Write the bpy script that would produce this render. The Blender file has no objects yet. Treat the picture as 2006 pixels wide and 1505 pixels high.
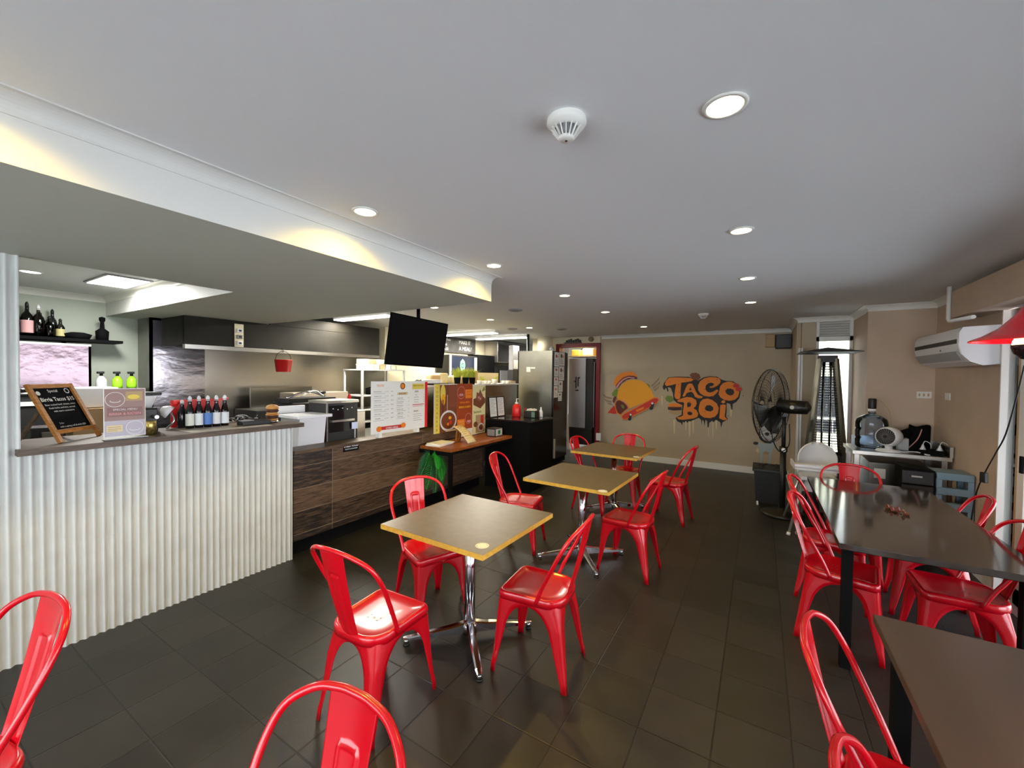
import bpy, bmesh, math, random
from mathutils import Vector, Matrix
from mathutils.geometry import tessellate_polygon
random.seed(7)
PI = math.pi
SC = bpy.context.scene
COL = SC.collection

# ------------------------------------------------------------------ camera
cam_d = bpy.data.cameras.new('camera')
cam = bpy.data.objects.new('camera', cam_d)
COL.objects.link(cam)
SC.camera = cam
cam_d.sensor_width = 36.0
cam_d.lens = 36.0 * 802.5 / 2006.0
cam_d.clip_start = 0.03
_yaw, _pit, _rol = math.radians(31.236), math.radians(-1.196), math.radians(0.696)
_F = Vector((-math.sin(_yaw)*math.cos(_pit), math.cos(_yaw)*math.cos(_pit), math.sin(_pit)))
_r = Vector((math.cos(_yaw), math.sin(_yaw), 0)); _u = _r.cross(_F)
_R = math.cos(_rol)*_r + math.sin(_rol)*_u
_U = -math.sin(_rol)*_r + math.cos(_rol)*_u
cam.matrix_world = Matrix(((_R.x, _U.x, -_F.x, 0), (_R.y, _U.y, -_F.y, 0), (_R.z, _U.z, -_F.z, 1.63), (0, 0, 0, 1)))

# ------------------------------------------------------------------ world, exposure
SC.view_settings.view_transform = 'Standard'
SC.view_settings.look = 'None'
SC.view_settings.exposure = 0.55
SC.view_settings.gamma = 1.0
SC.view_settings.use_curve_mapping = False
wd = bpy.data.worlds.new('sky'); SC.world = wd; wd.use_nodes = True
_n = wd.node_tree.nodes; _l = wd.node_tree.links
_bg = _n['Background']
_tc = _n.new('ShaderNodeTexCoord'); _sx = _n.new('ShaderNodeSeparateXYZ'); _rp = _n.new('ShaderNodeValToRGB')
_l.new(_tc.outputs['Generated'], _sx.inputs[0]); _l.new(_sx.outputs[2], _rp.inputs[0])
_rp.color_ramp.elements[0].position = 0.0; _rp.color_ramp.elements[0].color = (0.97, 0.97, 1.0, 1)
_rp.color_ramp.elements[1].position = 0.7; _rp.color_ramp.elements[1].color = (0.75, 0.85, 1.0, 1)
_l.new(_rp.outputs[0], _bg.inputs[0]); _bg.inputs[1].default_value = 7
SC.cycles.use_denoising = True
SC.cycles.max_bounces = 8; SC.cycles.diffuse_bounces = 5; SC.cycles.glossy_bounces = 4
SC.cycles.transmission_bounces = 6; SC.cycles.transparent_max_bounces = 12
SC.cycles.caustics_reflective = False; SC.cycles.caustics_refractive = False
SC.cycles.sample_clamp_indirect = 6.0

# ------------------------------------------------------------------ materials
MATS = {}
def mat(name, color, rough=0.5, metal=0.0, spec=0.5, emit=None, estr=0.0, noise=None, bump=None, coat=0.0, trans=0.0, alpha=1.0, aniso=None):
    """noise=(scale, amount[, stretch xyz]) varies the colour; bump=(scale, strength[, stretch])"""
    if name in MATS: return MATS[name]
    m = bpy.data.materials.new(name); m.use_nodes = True; MATS[name] = m
    nt = m.node_tree; n = nt.nodes; l = nt.links; b = n['Principled BSDF']
    c = tuple(color) + (1,)
    b.inputs['Base Color'].default_value = c
    b.inputs['Roughness'].default_value = rough
    b.inputs['Metallic'].default_value = metal
    b.inputs['Specular IOR Level'].default_value = spec
    b.inputs['Coat Weight'].default_value = coat
    b.inputs['Coat Roughness'].default_value = 0.08
    b.inputs['Transmission Weight'].default_value = trans
    b.inputs['Alpha'].default_value = alpha
    if emit:
        b.inputs['Emission Color'].default_value = tuple(emit) + (1,); b.inputs['Emission Strength'].default_value = estr
    tc = None
    def coords(st):
        tc = n.new('ShaderNodeTexCoord'); mp = n.new('ShaderNodeMapping'); l.new(tc.outputs['Object'], mp.inputs[0])
        mp.inputs['Scale'].default_value = st; return mp.outputs[0]
    if noise:
        st = noise[2] if len(noise) > 2 else (1, 1, 1)
        t = n.new('ShaderNodeTexNoise'); t.inputs['Scale'].default_value = noise[0]; t.inputs['Detail'].default_value = 5
        l.new(coords(st), t.inputs['Vector'])
        r = n.new('ShaderNodeValToRGB'); a = noise[1]
        r.color_ramp.elements[0].position = 0.3; r.color_ramp.elements[1].position = 0.7
        r.color_ramp.elements[0].color = tuple(max(0, v*(1-a)) for v in color) + (1,)
        r.color_ramp.elements[1].color = tuple(min(1, v*(1+a)) for v in color) + (1,)
        l.new(t.outputs['Fac'], r.inputs[0]); l.new(r.outputs[0], b.inputs['Base Color'])
    if bump:
        st = bump[2] if len(bump) > 2 else (1, 1, 1)
        t = n.new('ShaderNodeTexNoise'); t.inputs['Scale'].default_value = bump[0]; t.inputs['Detail'].default_value = 4
        l.new(coords(st), t.inputs['Vector'])
        bp = n.new('ShaderNodeBump'); bp.inputs['Strength'].default_value = bump[1]; bp.inputs['Distance'].default_value = 0.01
        l.new(t.outputs['Fac'], bp.inputs['Height']); l.new(bp.outputs[0], b.inputs['Normal'])
    return m

def glass_mat(name, tint=(0.95, 0.97, 0.97), rough=0.02):
    m = bpy.data.materials.new(name); m.use_nodes = True; n = m.node_tree.nodes; l = m.node_tree.links
    n.remove(n['Principled BSDF'])
    tr = n.new('ShaderNodeBsdfTransparent'); tr.inputs[0].default_value = tint + (1,)
    gl = n.new('ShaderNodeBsdfGlossy'); gl.inputs['Roughness'].default_value = rough
    fr = n.new('ShaderNodeFresnel'); fr.inputs[0].default_value = 1.45
    mx = n.new('ShaderNodeMixShader'); l.new(fr.outputs[0], mx.inputs[0]); l.new(tr.outputs[0], mx.inputs[1]); l.new(gl.outputs[0], mx.inputs[2])
    l.new(mx.outputs[0], n['Material Output'].inputs[0]); MATS[name] = m
    return m

M_ceil = mat('ceiling_paint', (0.78, 0.80, 0.80), 0.75, bump=(60, 0.05))
M_soffit = mat('soffit_paint', (0.54, 0.56, 0.47), 0.7)
M_white = mat('white_paint', (0.82, 0.82, 0.78), 0.5)
M_cream = mat('cream_wall', (0.78, 0.70, 0.50), 0.7)
M_mint = mat('pale_green_wall', (0.42, 0.46, 0.38), 0.6)
M_taupe = mat('taupe_wall', (0.50, 0.41, 0.29), 0.75, noise=(3, 0.05), bump=(120, 0.05))
M_pink = mat('beige_wall', (0.56, 0.43, 0.32), 0.75, noise=(4, 0.06))
M_trim = mat('trim_white', (0.80, 0.79, 0.74), 0.45)
M_red = mat('red_enamel', (0.52, 0.0006, 0.009), 0.25, coat=0.35)
M_redp = mat('red_plastic', (0.75, 0.02, 0.02), 0.35)
M_redframe = mat('red_painted_timber', (0.18, 0.005, 0.009), 0.4)
M_chrome = mat('chrome', (0.75, 0.76, 0.80), 0.12, 1.0)
M_steel = mat('brushed_steel', (0.62, 0.60, 0.56), 0.28, 1.0, bump=(30, 0.05, (1, 1, 25)))
M_steel2 = mat('wavy_steel', (0.36, 0.34, 0.38), 0.18, 1.0, bump=(1.6, 0.9, (1, 1.2, 3)))
M_sheet = mat('dull_steel', (0.27, 0.265, 0.235), 0.30, 1.0, noise=(3, 0.15))
M_hoodf = mat('dark_stainless', (0.016, 0.0145, 0.011), 0.6, 0.1, spec=0.2, noise=(2.2, 0.5))
M_galv = mat('white_corrugated', (0.55, 0.57, 0.55), 0.5, 0.0, noise=(9, 0.05))
M_black = mat('black_plastic', (0.006, 0.006, 0.006), 0.45)
M_blackm = mat('matt_black', (0.004, 0.004, 0.0045), 0.8, spec=0.1)
M_blackg = mat('gloss_black', (0.008, 0.008, 0.01), 0.12)
M_dark = mat('dark_grey', (0.014, 0.014, 0.015), 0.5)
M_reflst = mat('reflection_tinted_steel', (0.26, 0.20, 0.235), 0.22, 1.0, bump=(9, 0.5))  # steel with the pink of its reflections put into the base colour
M_grey = mat('grey', (0.25, 0.25, 0.26), 0.5)
M_lgrey = mat('light_grey', (0.5, 0.5, 0.5), 0.5)
M_wplast = mat('white_plastic', (0.80, 0.81, 0.83), 0.35)
M_paper = mat('white_paper', (0.88, 0.87, 0.80), 0.6)
M_lam = mat('brown_laminate', (0.115, 0.09, 0.058), 0.36, noise=(20, 0.12))
M_edge = mat('plywood_edge', (0.60, 0.36, 0.05), 0.5, noise=(40, 0.15))
M_slate = mat('dark_slate_top', (0.042, 0.034, 0.029), 0.10, noise=(9, 0.4), coat=0.4)
M_bulk = mat('bulkhead_paint', (0.62, 0.62, 0.59), 0.55)
M_slate2 = mat('brushed_brown_top', (0.085, 0.064, 0.05), 0.30, noise=(3, 0.35, (1, 0.15, 1)), coat=0.15)
M_blue = mat('blue_grey_plastic', (0.19, 0.30, 0.38), 0.45)
M_timber = mat('stained_timber', (0.30, 0.085, 0.018), 0.35, noise=(6, 0.45, (8, 1, 8)))
M_dtimber = mat('dark_oiled_timber', (0.085, 0.052, 0.030), 0.45, noise=(6, 0.5, (8, 1, 8)))
M_orwood = mat('orange_pine', (0.42, 0.17, 0.035), 0.45, noise=(8, 0.3, (3, 3, 12)))
M_flwood = mat('oak_floorboards', (0.33, 0.19, 0.05), 0.5, noise=(5, 0.3, (1, 9, 1)))
M_card = mat('cardboard', (0.50, 0.34, 0.18), 0.8)
M_gold = mat('gold_tin', (0.6, 0.45, 0.15), 0.3, 0.9, noise=(60, 0.6))
M_leaf = mat('fern_green', (0.012, 0.22, 0.04), 0.4)
M_leaf2 = mat('fern_dark_green', (0.008, 0.10, 0.035), 0.45)
M_leaf3 = mat('fern_bright_green', (0.015, 0.32, 0.03), 0.4)
M_grass = mat('yellow_green_grass', (0.42, 0.48, 0.04), 0.6)
M_lime = mat('lime_plastic', (0.35, 0.75, 0.02), 0.4)
M_awn = mat('red_canvas', (0.75, 0.02, 0.05), 0.7)
M_conc = mat('pale_concrete', (0.62, 0.62, 0.60), 0.85, noise=(2, 0.1))
M_glass = glass_mat('clear_glass')
M_bglass = glass_mat('bottle_glass_dark', (0.25, 0.22, 0.20))
M_blueg = glass_mat('blue_water_plastic', (0.78, 0.87, 0.97), 0.06)
M_lampw = mat('warm_lamp_disc', (1, 0.9, 0.7), 0.5, emit=(1.0, 0.86, 0.55), estr=14)
M_lampc = mat('cool_lamp_panel', (1, 1, 1), 0.5, emit=(1.0, 0.97, 0.90), estr=5)
M_bulb = mat('glowing_bulb', (1, 0.8, 0.4), 0.4, emit=(1.0, 0.62, 0.22), estr=7)
M_chalk = mat('chalk', (0.75, 0.75, 0.73), 0.9)
M_board = mat('chalkboard_black', (0.004, 0.004, 0.005), 0.9, spec=0.1)
M_boardg = mat('chalkboard_grey', (0.055, 0.052, 0.048), 0.7, noise=(8, 0.3))
def flat(name, c): return mat('print_' + name, c, 0.6)
P_or = flat('orange', (0.85, 0.24, 0.012)); P_or2 = flat('amber', (0.88, 0.38, 0.01)); P_bk = flat('black', (0.012, 0.008, 0.006))
P_rd = flat('red', (0.62, 0.03, 0.015)); P_dr = flat('dark_red', (0.12, 0.018, 0.012)); P_cr = flat('cream', (0.72, 0.60, 0.36))
P_gr = flat('leaf_green', (0.16, 0.24, 0.03)); P_wh = flat('white', (0.72, 0.73, 0.73)); P_gy = flat('grey', (0.35, 0.36, 0.36))
P_ye = flat('yellow', (0.80, 0.62, 0.10)); P_br = flat('brown', (0.20, 0.06, 0.02)); P_tn = flat('tan', (0.48, 0.33, 0.16))
P_pk = flat('pink', (0.70, 0.30, 0.30)); P_bl = flat('blue_grey', (0.42, 0.50, 0.52)); P_wg = flat('feather_tan', (0.30, 0.22, 0.13))

# tile floor ---------------------------------------------------------
def tile_mat():
    m = bpy.data.materials.new('charcoal_floor_tiles'); m.use_nodes = True; nt = m.node_tree; n = nt.nodes; l = nt.links; b = n['Principled BSDF']
    tc = n.new('ShaderNodeTexCoord'); sp = n.new('ShaderNodeSeparateXYZ'); l.new(tc.outputs['Object'], sp.inputs[0])
    def M(op, a, b_=None):
        q = n.new('ShaderNodeMath'); q.operation = op
        for i, v in enumerate((a, b_)):
            if v is None: continue
            if isinstance(v, (int, float)): q.inputs[i].default_value = v
            else: l.new(v, q.inputs[i])
        return q.outputs[0]
    p = 0.3035
    cells = []; dist = []
    for k, off in ((0, -0.4537 + 20*p*0 - 30*p), (1, 0.701 - 30*p)):
        t = M('DIVIDE', M('SUBTRACT', sp.outputs[k], off), p)
        cells.append(M('FLOOR', t)); f = M('FRACT', t)
        dist.append(M('MINIMUM', f, M('SUBTRACT', 1.0, f)))
    d = M('MULTIPLY', M('MINIMUM', dist[0], dist[1]), p)
    groove = n.new('ShaderNodeMapRange'); l.new(d, groove.inputs[0]); groove.inputs[1].default_value = 0.0015; groove.inputs[2].default_value = 0.0045
    cv = n.new('ShaderNodeCombineXYZ'); l.new(cells[0], cv.inputs[0]); l.new(cells[1], cv.inputs[1])
    wn = n.new('ShaderNodeTexWhiteNoise'); l.new(cv.outputs[0], wn.inputs[0])
    ns = n.new('ShaderNodeTexNoise'); ns.inputs['Scale'].default_value = 5; ns.inputs['Detail'].default_value = 8; l.new(tc.outputs['Object'], ns.inputs['Vector'])
    mixv = M('ADD', M('MULTIPLY', wn.outputs[0], 0.35), M('MULTIPLY', ns.outputs[0], 0.65))
    r = n.new('ShaderNodeValToRGB'); l.new(mixv, r.inputs[0])
    r.color_ramp.elements[0].position = 0.2; r.color_ramp.elements[0].color = (0.012, 0.0115, 0.0105, 1)
    r.color_ramp.elements[1].position = 0.8; r.color_ramp.elements[1].color = (0.030, 0.028, 0.026, 1)
    mx = n.new('ShaderNodeMix'); mx.data_type = 'RGBA'; l.new(groove.outputs[0], mx.inputs[0]); mx.inputs[6].default_value = (0.004, 0.004, 0.004, 1); l.new(r.outputs[0], mx.inputs[7])
    l.new(mx.outputs[2], b.inputs['Base Color'])
    b.inputs['Roughness'].default_value = 0.42
    n2 = n.new('ShaderNodeTexNoise'); n2.inputs['Scale'].default_value = 90; n2.inputs['Detail'].default_value = 3; l.new(tc.outputs['Object'], n2.inputs['Vector'])
    h = M('ADD', groove.outputs[0], M('MULTIPLY', n2.outputs[0], 0.25))
    bp = n.new('ShaderNodeBump'); bp.inputs['Strength'].default_value = 0.5; bp.inputs['Distance'].default_value = 0.003; l.new(h, bp.inputs['Height']); l.new(bp.outputs[0], b.inputs['Normal'])
    return m
M_tile = tile_mat()

def plank_mat(name, c1, c2, axis_len, axis_h, rough=0.45):
    """wood-look tiles: courses along the axis 1 (y) stacked on z"""
    m = bpy.data.materials.new(name); m.use_nodes = True; nt = m.node_tree; n = nt.nodes; l = nt.links; b = n['Principled BSDF']
    tc = n.new('ShaderNodeTexCoord'); sp = n.new('ShaderNodeSeparateXYZ'); l.new(tc.outputs['Object'], sp.inputs[0])
    cm = n.new('ShaderNodeCombineXYZ'); l.new(sp.outputs[1], cm.inputs[0]); l.new(sp.outputs[2], cm.inputs[1])
    br = n.new('ShaderNodeTexBrick'); l.new(cm.outputs[0], br.inputs['Vector'])
    br.offset = 0.0; br.inputs['Scale'].default_value = 1.0; br.inputs['Brick Width'].default_value = axis_len; br.inputs['Row Height'].default_value = axis_h
    br.inputs['Mortar Size'].default_value = 0.0025; br.inputs['Color1'].default_value = (0, 0, 0, 1); br.inputs['Color2'].default_value = (1, 1, 1, 1)
    br.inputs['Mortar'].default_value = (0.5, 0.5, 0.5, 1)
    ns = n.new('ShaderNodeTexNoise'); mp = n.new('ShaderNodeMapping'); mp.inputs['Scale'].default_value = (1, 3.0, 34); l.new(tc.outputs['Object'], mp.inputs[0]); l.new(mp.outputs[0], ns.inputs['Vector'])
    ns.inputs['Scale'].default_value = 2.0; ns.inputs['Detail'].default_value = 8; ns.inputs['Roughness'].default_value = 0.7
    ad = n.new('ShaderNodeMath'); ad.operation = 'MULTIPLY_ADD'; l.new(br.outputs['Color'], ad.inputs[0]); ad.inputs[1].default_value = 0.25
    sb = n.new('ShaderNodeMath'); sb.operation = 'SUBTRACT'; l.new(ns.outputs[0], sb.inputs[0]); sb.inputs[1].default_value = 0.12
    l.new(sb.outputs[0], ad.inputs[2])
    r = n.new('ShaderNodeValToRGB'); l.new(ad.outputs[0], r.inputs[0])
    r.color_ramp.elements[0].position = 0.36; r.color_ramp.elements[0].color = c1 + (1,)
    r.color_ramp.elements[1].position = 0.66; r.color_ramp.elements[1].color = c2 + (1,)
    mx = n.new('ShaderNodeMix'); mx.data_type = 'RGBA'; l.new(br.outputs['Fac'], mx.inputs[0]); l.new(r.outputs[0], mx.inputs[6]); mx.inputs[7].default_value = (0.22, 0.17, 0.12, 1)
    l.new(mx.outputs[2], b.inputs['Base Color']); b.inputs['Roughness'].default_value = rough
    return m
M_plank = plank_mat('wood_look_tiles', (0.008, 0.005, 0.0035), (0.155, 0.095, 0.055), 1.22, 0.2)

# ------------------------------------------------------------------ mesh builder
class MB:
    def __init__(s): s.bm = bmesh.new(); s.mats = []; s.smooth = []
    def mi(s, m):
        if m not in s.mats: s.mats.append(m)
        return s.mats.index(m)
    def _tag(s, faces, m, smooth=False):
        i = s.mi(m)
        for f in faces: f.material_index = i; f.smooth = smooth
    def face(s, pts, m, smooth=False):
        f = s.bm.faces.new([s.bm.verts.new(p) for p in pts]); s._tag([f], m, smooth); return f
    def poly(s, pts, m):                       # non-convex planar polygon, triangulated
        vs = [s.bm.verts.new(p) for p in pts]
        fs = []
        for t in tessellate_polygon([[Vector(p) for p in pts]]):
            try: fs.append(s.bm.faces.new([vs[i] for i in t]))
            except ValueError: pass
        s._tag(fs, m)
    def box(s, a, b, m, rot=0, bevel=0):
        x0, y0, z0 = (min(a[i], b[i]) for i in range(3)); x1, y1, z1 = (max(a[i], b[i]) for i in range(3))
        c = Vector(((x0+x1)/2, (y0+y1)/2, (z0+z1)/2))
        M_ = Matrix.Translation(c) @ Matrix.Rotation(rot, 4, 'Z') @ Matrix.Diagonal((x1-x0, y1-y0, z1-z0, 1))
        return s.mbox(M_, m, bevel)
    def mbox(s, M_, m, bevel=0):
        r = bmesh.ops.create_cube(s.bm, size=1, matrix=M_)
        vs = r['verts']; fs = set(f for v in vs for f in v.link_faces)
        s._tag(fs, m)
        if bevel:
            es = list(set(e for v in vs for e in v.link_edges))
            rr = bmesh.ops.bevel(s.bm, geom=es, offset=bevel, segments=2, profile=0.5, affect='EDGES')
            s._tag(rr['faces'], m, True)
        return s
    def beam(s, p, q, w, h, m, up=(0, 0, 1), bevel=0):
        p, q = Vector(p), Vector(q); d = q-p; L = d.length; d.normalize(); u = Vector(up)
        sd = d.cross(u)
        if sd.length < 1e-4: sd = d.cross(Vector((1, 0, 0)))
        sd.normalize(); u = sd.cross(d)
        R = Matrix((sd, d, u)).transposed().to_4x4()
        return s.mbox(Matrix.Translation((p+q)/2) @ R @ Matrix.Diagonal((w, L, h, 1)), m, bevel)
    def cyl(s, p, q, r, m, r2=None, seg=20, caps=True, smooth=True):
        p, q = Vector(p), Vector(q); d = (q-p); r2 = r if r2 is None else r2
        R = d.normalized().to_track_quat('Z', 'Y').to_matrix()
        A = []; B = []
        for i in range(seg):
            a = 2*PI*i/seg; o = R @ Vector((math.cos(a), math.sin(a), 0))
            A.append(s.bm.verts.new(p+o*r)); B.append(s.bm.verts.new(q+o*r2))
        fs = [s.bm.faces.new((A[i], A[(i+1) % seg], B[(i+1) % seg], B[i])) for i in range(seg)]
        s._tag(fs, m, smooth)
        if caps: s._tag([s.bm.faces.new(A[::-1]), s.bm.faces.new(B)], m)
        return s
    def lathe(s, prof, m, c=(0, 0, 0), seg=24, axis=None, smooth=True, cap=True):
        c = Vector(c); R = Matrix.Identity(3) if axis is None else Vector(axis).normalized().to_track_quat('Z', 'Y').to_matrix()
        rings = []
        for (r, z) in prof:
            rings.append([s.bm.verts.new(c + R @ Vector((r*math.cos(2*PI*i/seg), r*math.sin(2*PI*i/seg), z))) for i in range(seg)])
        fs = []
        for A, B in zip(rings, rings[1:]):
            fs += [s.bm.faces.new((A[i], A[(i+1) % seg], B[(i+1) % seg], B[i])) for i in range(seg)]
        s._tag(fs, m, smooth)
        if cap:
            if prof[0][0] > 1e-4: s._tag([s.bm.faces.new(rings[0][::-1])], m)
            if prof[-1][0] > 1e-4: s._tag([s.bm.faces.new(rings[-1])], m)
        return s
    def tube(s, pts, r, m, seg=10, closed=False, sub=0, rs=None):
        P = [Vector(p) for p in pts]
        if sub:
            Q = []; n_ = len(P)
            rng = range(n_ if closed else n_-1)
            for i in rng:
                p0 = P[(i-1) % n_] if closed or i > 0 else P[0]*2-P[1]
                p1 = P[i]; p2 = P[(i+1) % n_]
                p3 = P[(i+2) % n_] if closed or i+2 < n_ else P[-1]*2-P[-2]
                for k in range(sub):
                    t = k/sub
                    Q.append(0.5*((2*p1)+(-p0+p2)*t+(2*p0-5*p1+4*p2-p3)*t*t+(-p0+3*p1-3*p2+p3)*t**3))
            if not closed: Q.append(P[-1])
            P = Q
        n_ = len(P); rings = []; N = None
        for i, p in enumerate(P):
            a = P[(i-1) % n_] if (closed or i > 0) else p; b = P[(i+1) % n_] if (closed or i < n_-1) else p
            t = (b-a).normalized()
            if N is None:
                N = t.cross(Vector((0, 0, 1)))
                if N.length < 1e-3: N = t.cross(Vector((1, 0, 0)))
            N = (N - t*N.dot(t)).normalized(); B = t.cross(N)
            rr = r if rs is None else rs[min(i, len(rs)-1)]
            rings.append([s.bm.verts.new(p + rr*(math.cos(2*PI*k/seg)*N + math.sin(2*PI*k/seg)*B)) for k in range(seg)])
        fs = []
        for i in range(n_ if closed else n_-1):
            A, B_ = rings[i], rings[(i+1) % n_]
            fs += [s.bm.faces.new((A[k], A[(k+1) % seg], B_[(k+1) % seg], B_[k])) for k in range(seg)]
        s._tag(fs, m, True)
        if not closed: s._tag([s.bm.faces.new(rings[0][::-1]), s.bm.faces.new(rings[-1])], m)
        return s
    def prism(s, poly, z0, z1, m, axis='z', m2=None):
        """extrude a 2D polygon; axis z: (x,y); axis y: (x,z); axis x: (y,z)"""
        def P(a, b, c):
            return {'z': (a, b, c), 'y': (a, c, b), 'x': (c, a, b)}[axis]
        n_ = len(poly)
        s.poly([P(a, b, z0) for a, b in poly], m); s.poly([P(a, b, z1) for a, b in poly], m)
        for i in range(n_):
            a, b = poly[i], poly[(i+1) % n_]
            s.face([P(*a, z0), P(*b, z0), P(*b, z1), P(*a, z1)], m2 or m)
        return s
    def grid(s, fn, nu, nv, m, smooth=True, closed_u=False):
        V = [[s.bm.verts.new(fn(i/nu, j/nv)) for j in range(nv+1)] for i in range(nu if closed_u else nu+1)]
        fs = []
        for i in range(nu):
            for j in range(nv):
                A, B = V[i], V[(i+1) % len(V)]
                fs.append(s.bm.faces.new((A[j], B[j], B[j+1], A[j+1])))
        s._tag(fs, m, smooth); return s
    def sphere(s, c, r, m, seg=16, sc=(1, 1, 1)):
        r_ = bmesh.ops.create_uvsphere(s.bm, u_segments=seg, v_segments=max(6, seg//2), radius=r, matrix=Matrix.Translation(c) @ Matrix.Diagonal((*sc, 1)))
        s._tag(set(f for v in r_['verts'] for f in v.link_faces), m, True); return s
    def text(s, txt, size, M_, m, align='CENTER', bold=0.0):
        cu = bpy.data.curves.new('t', 'FONT'); cu.body = txt; cu.size = size; cu.align_x = align; cu.offset = bold; cu.resolution_u = 2
        o = bpy.data.objects.new('t', cu); me = o.to_mesh(); i = s.mi(m)
        vs = [s.bm.verts.new(M_ @ v.co) for v in me.vertices]
        for p in me.polygons:
            try: f = s.bm.faces.new([vs[k] for k in p.vertices]); f.material_index = i
            except ValueError: pass
        o.to_mesh_clear(); bpy.data.objects.remove(o); bpy.data.curves.remove(cu); return s
    def build(s, name, parent=None, loc=(0, 0, 0), rotz=0, solid=0, wd=True):
        me = bpy.data.meshes.new(name)
        bmesh.ops.remove_doubles(s.bm, verts=s.bm.verts, dist=1e-6) if wd else None
        bmesh.ops.recalc_face_normals(s.bm, faces=s.bm.faces)
        s.bm.to_mesh(me); s.bm.free()
        for m in s.mats: me.materials.append(m)
        o = bpy.data.objects.new(name, me); COL.objects.link(o)
        o.location = loc; o.rotation_euler = (0, 0, rotz)
        if parent: o.parent = parent
        if solid:
            md = o.modifiers.new('thick', 'SOLIDIFY'); md.thickness = solid; md.offset = 0
        return o

def struct(o): o['kind'] = 'structure'; return o
def tag(o, label, cat, group=None):
    o['label'] = label; o['category'] = cat
    if group: o['group'] = group
    return o
def thing(name, label, cat, loc=(0, 0, 0), rotz=0, group=None):
    o = bpy.data.objects.new(name, None); COL.objects.link(o); o.location = loc; o.rotation_euler = (0, 0, rotz)
    o.empty_display_size = 0.1
    return tag(o, label, cat, group)
def dup(root, loc, rotz, label, group=None):
    r = root.copy(); COL.objects.link(r); r.location = loc; r.rotation_euler = (0, 0, rotz); r['label'] = label
    if group: r['group'] = group
    for ch in list(root.children):
        c = ch.copy(); COL.objects.link(c); c.parent = r
        for g in list(ch.children):
            d = g.copy(); COL.objects.link(d); d.parent = c
    return r
def frame_m(o, u, v):
    """matrix from flat (u, v, n) coordinates to the world"""
    u = Vector(u).normalized(); v = Vector(v).normalized(); n_ = u.cross(v)
    return Matrix.Translation(o) @ Matrix((u, v, n_)).transposed().to_4x4()
def prints(mb, F, shapes, step=0.0006, start=0.001):
    """flat printed shapes layered on a sheet: ('p', pts, mat) polygon, ('r', x0,y0,x1,y1, mat) rectangle, ('c', x,y,r, mat) disc, ('t', text, x,y,size, mat)"""
    z = start
    for sh in shapes:
        k = sh[0]
        if k == 'p': mb.poly([F @ Vector((a, b, z)) for a, b in sh[1]], sh[2])
        elif k == 'r':
            x0, y0, x1, y1, m = sh[1:]; mb.face([F @ Vector(q) for q in ((x0, y0, z), (x1, y0, z), (x1, y1, z), (x0, y1, z))], m)
        elif k == 'c':
            x, y, r, m = sh[1:5]; ry = sh[5] if len(sh) > 5 else r
            mb.face([F @ Vector((x+r*math.cos(a*PI/12), y+ry*math.sin(a*PI/12), z)) for a in range(24)], m)
        elif k == 't':
            mb.text(sh[1], sh[4], F @ Matrix.Translation((sh[2], sh[3], z)), sh[5], bold=sh[6] if len(sh) > 6 else 0)
        z += step
# ================================================================== THE SETTING
ZC = 2.46; ZB = 2.25
CX = -3.47                       # face of the counters
m = MB(); m.box((-3.47, -3.0, -0.1), (2.0, 8.13, 0), M_tile); m.box((-6.6, -3.0, -0.1), (-3.47, 9.7, 0), M_tile)
m.box((0.4, 8.13, -0.1), (2, 8.3, 0), M_tile)
struct(m.build('floor', loc=(0, 0, 0)))
m = MB(); m.box((-3.47, 8.13, -0.1), (-2.2, 10.6, 0.0), M_flwood); struct(m.build('floor_back_room'))
m = MB(); m.box((-6.7, -3.1, ZC), (1.75, 10.7, ZC+0.12), M_ceil); struct(m.build('ceiling'))
# lowered bulkhead over the counters, L-shaped in plan
BX = -1.955
m = MB(); m.prism([(-3.5, -3.0), (BX, -3.0), (BX, 2.87), (-6.45, 2.87), (-6.45, 1.6), (-3.5, 1.6)], ZB, ZC, M_soffit, m2=M_bulk)
struct(m.build('ceiling_bulkhead'))
def cornice(name, path, size=0.062, inward=1, z=ZC, mt=None):
    """coved cornice: path of wall-corner points (x, y); the cove projects to the left of the walking direction * inward"""
    prof = [(0, -size*1.02), (0.004, -size)] + [(size - size*math.cos(a), -size + size*math.sin(a)) for a in [i*PI/2/8 for i in range(1, 8)]] + [(size, -0.006), (size, 0)]
    m = MB(); rows = []
    P = [Vector((a, b)) for a, b in path]
    for i, p in enumerate(P):
        ds = []
        if i > 0: ds.append((P[i]-P[i-1]).normalized())
        if i < len(P)-1: ds.append((P[i+1]-P[i]).normalized())
        ns = [Vector((-d.y, d.x))*inward for d in ds]
        n = ns[0] if len(ns) == 1 else (ns[0]+ns[1])/(1+ns[0].dot(ns[1]))
        rows.append([m.bm.verts.new((p.x+n.x*a, p.y+n.y*a, z+b)) for a, b in prof])
    for A, B in zip(rows, rows[1:]):
        fs = [m.bm.faces.new((A[k], A[k+1], B[k+1], B[k])) for k in range(len(prof)-1)]
        m._tag(fs, mt or M_trim, False)
    return struct(m.build(name))
cornice('trim_1', [(BX, -3.0), (BX, 2.87), (-4.6, 2.87)], inward=-1, mt=M_bulk)
cornice('trim_2', [(-6.4, 0.3), (-6.4, 1.6), (-3.5, 1.6), (-3.5, 0.3)], inward=-1)
cornice('trim_3', [(-2.8, 8.13), (0.42, 8.13), (0.42, 6.85), (1.02, 6.85), (1.02, 6.03), (1.58, 6.03), (1.58, -3.0)], inward=-1)
cornice('trim_4', [(-5.65, 9.6), (-5.65, 5.08), (-6.2, 5.08), (-6.2, 2.87)], inward=1, size=0.03)
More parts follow.
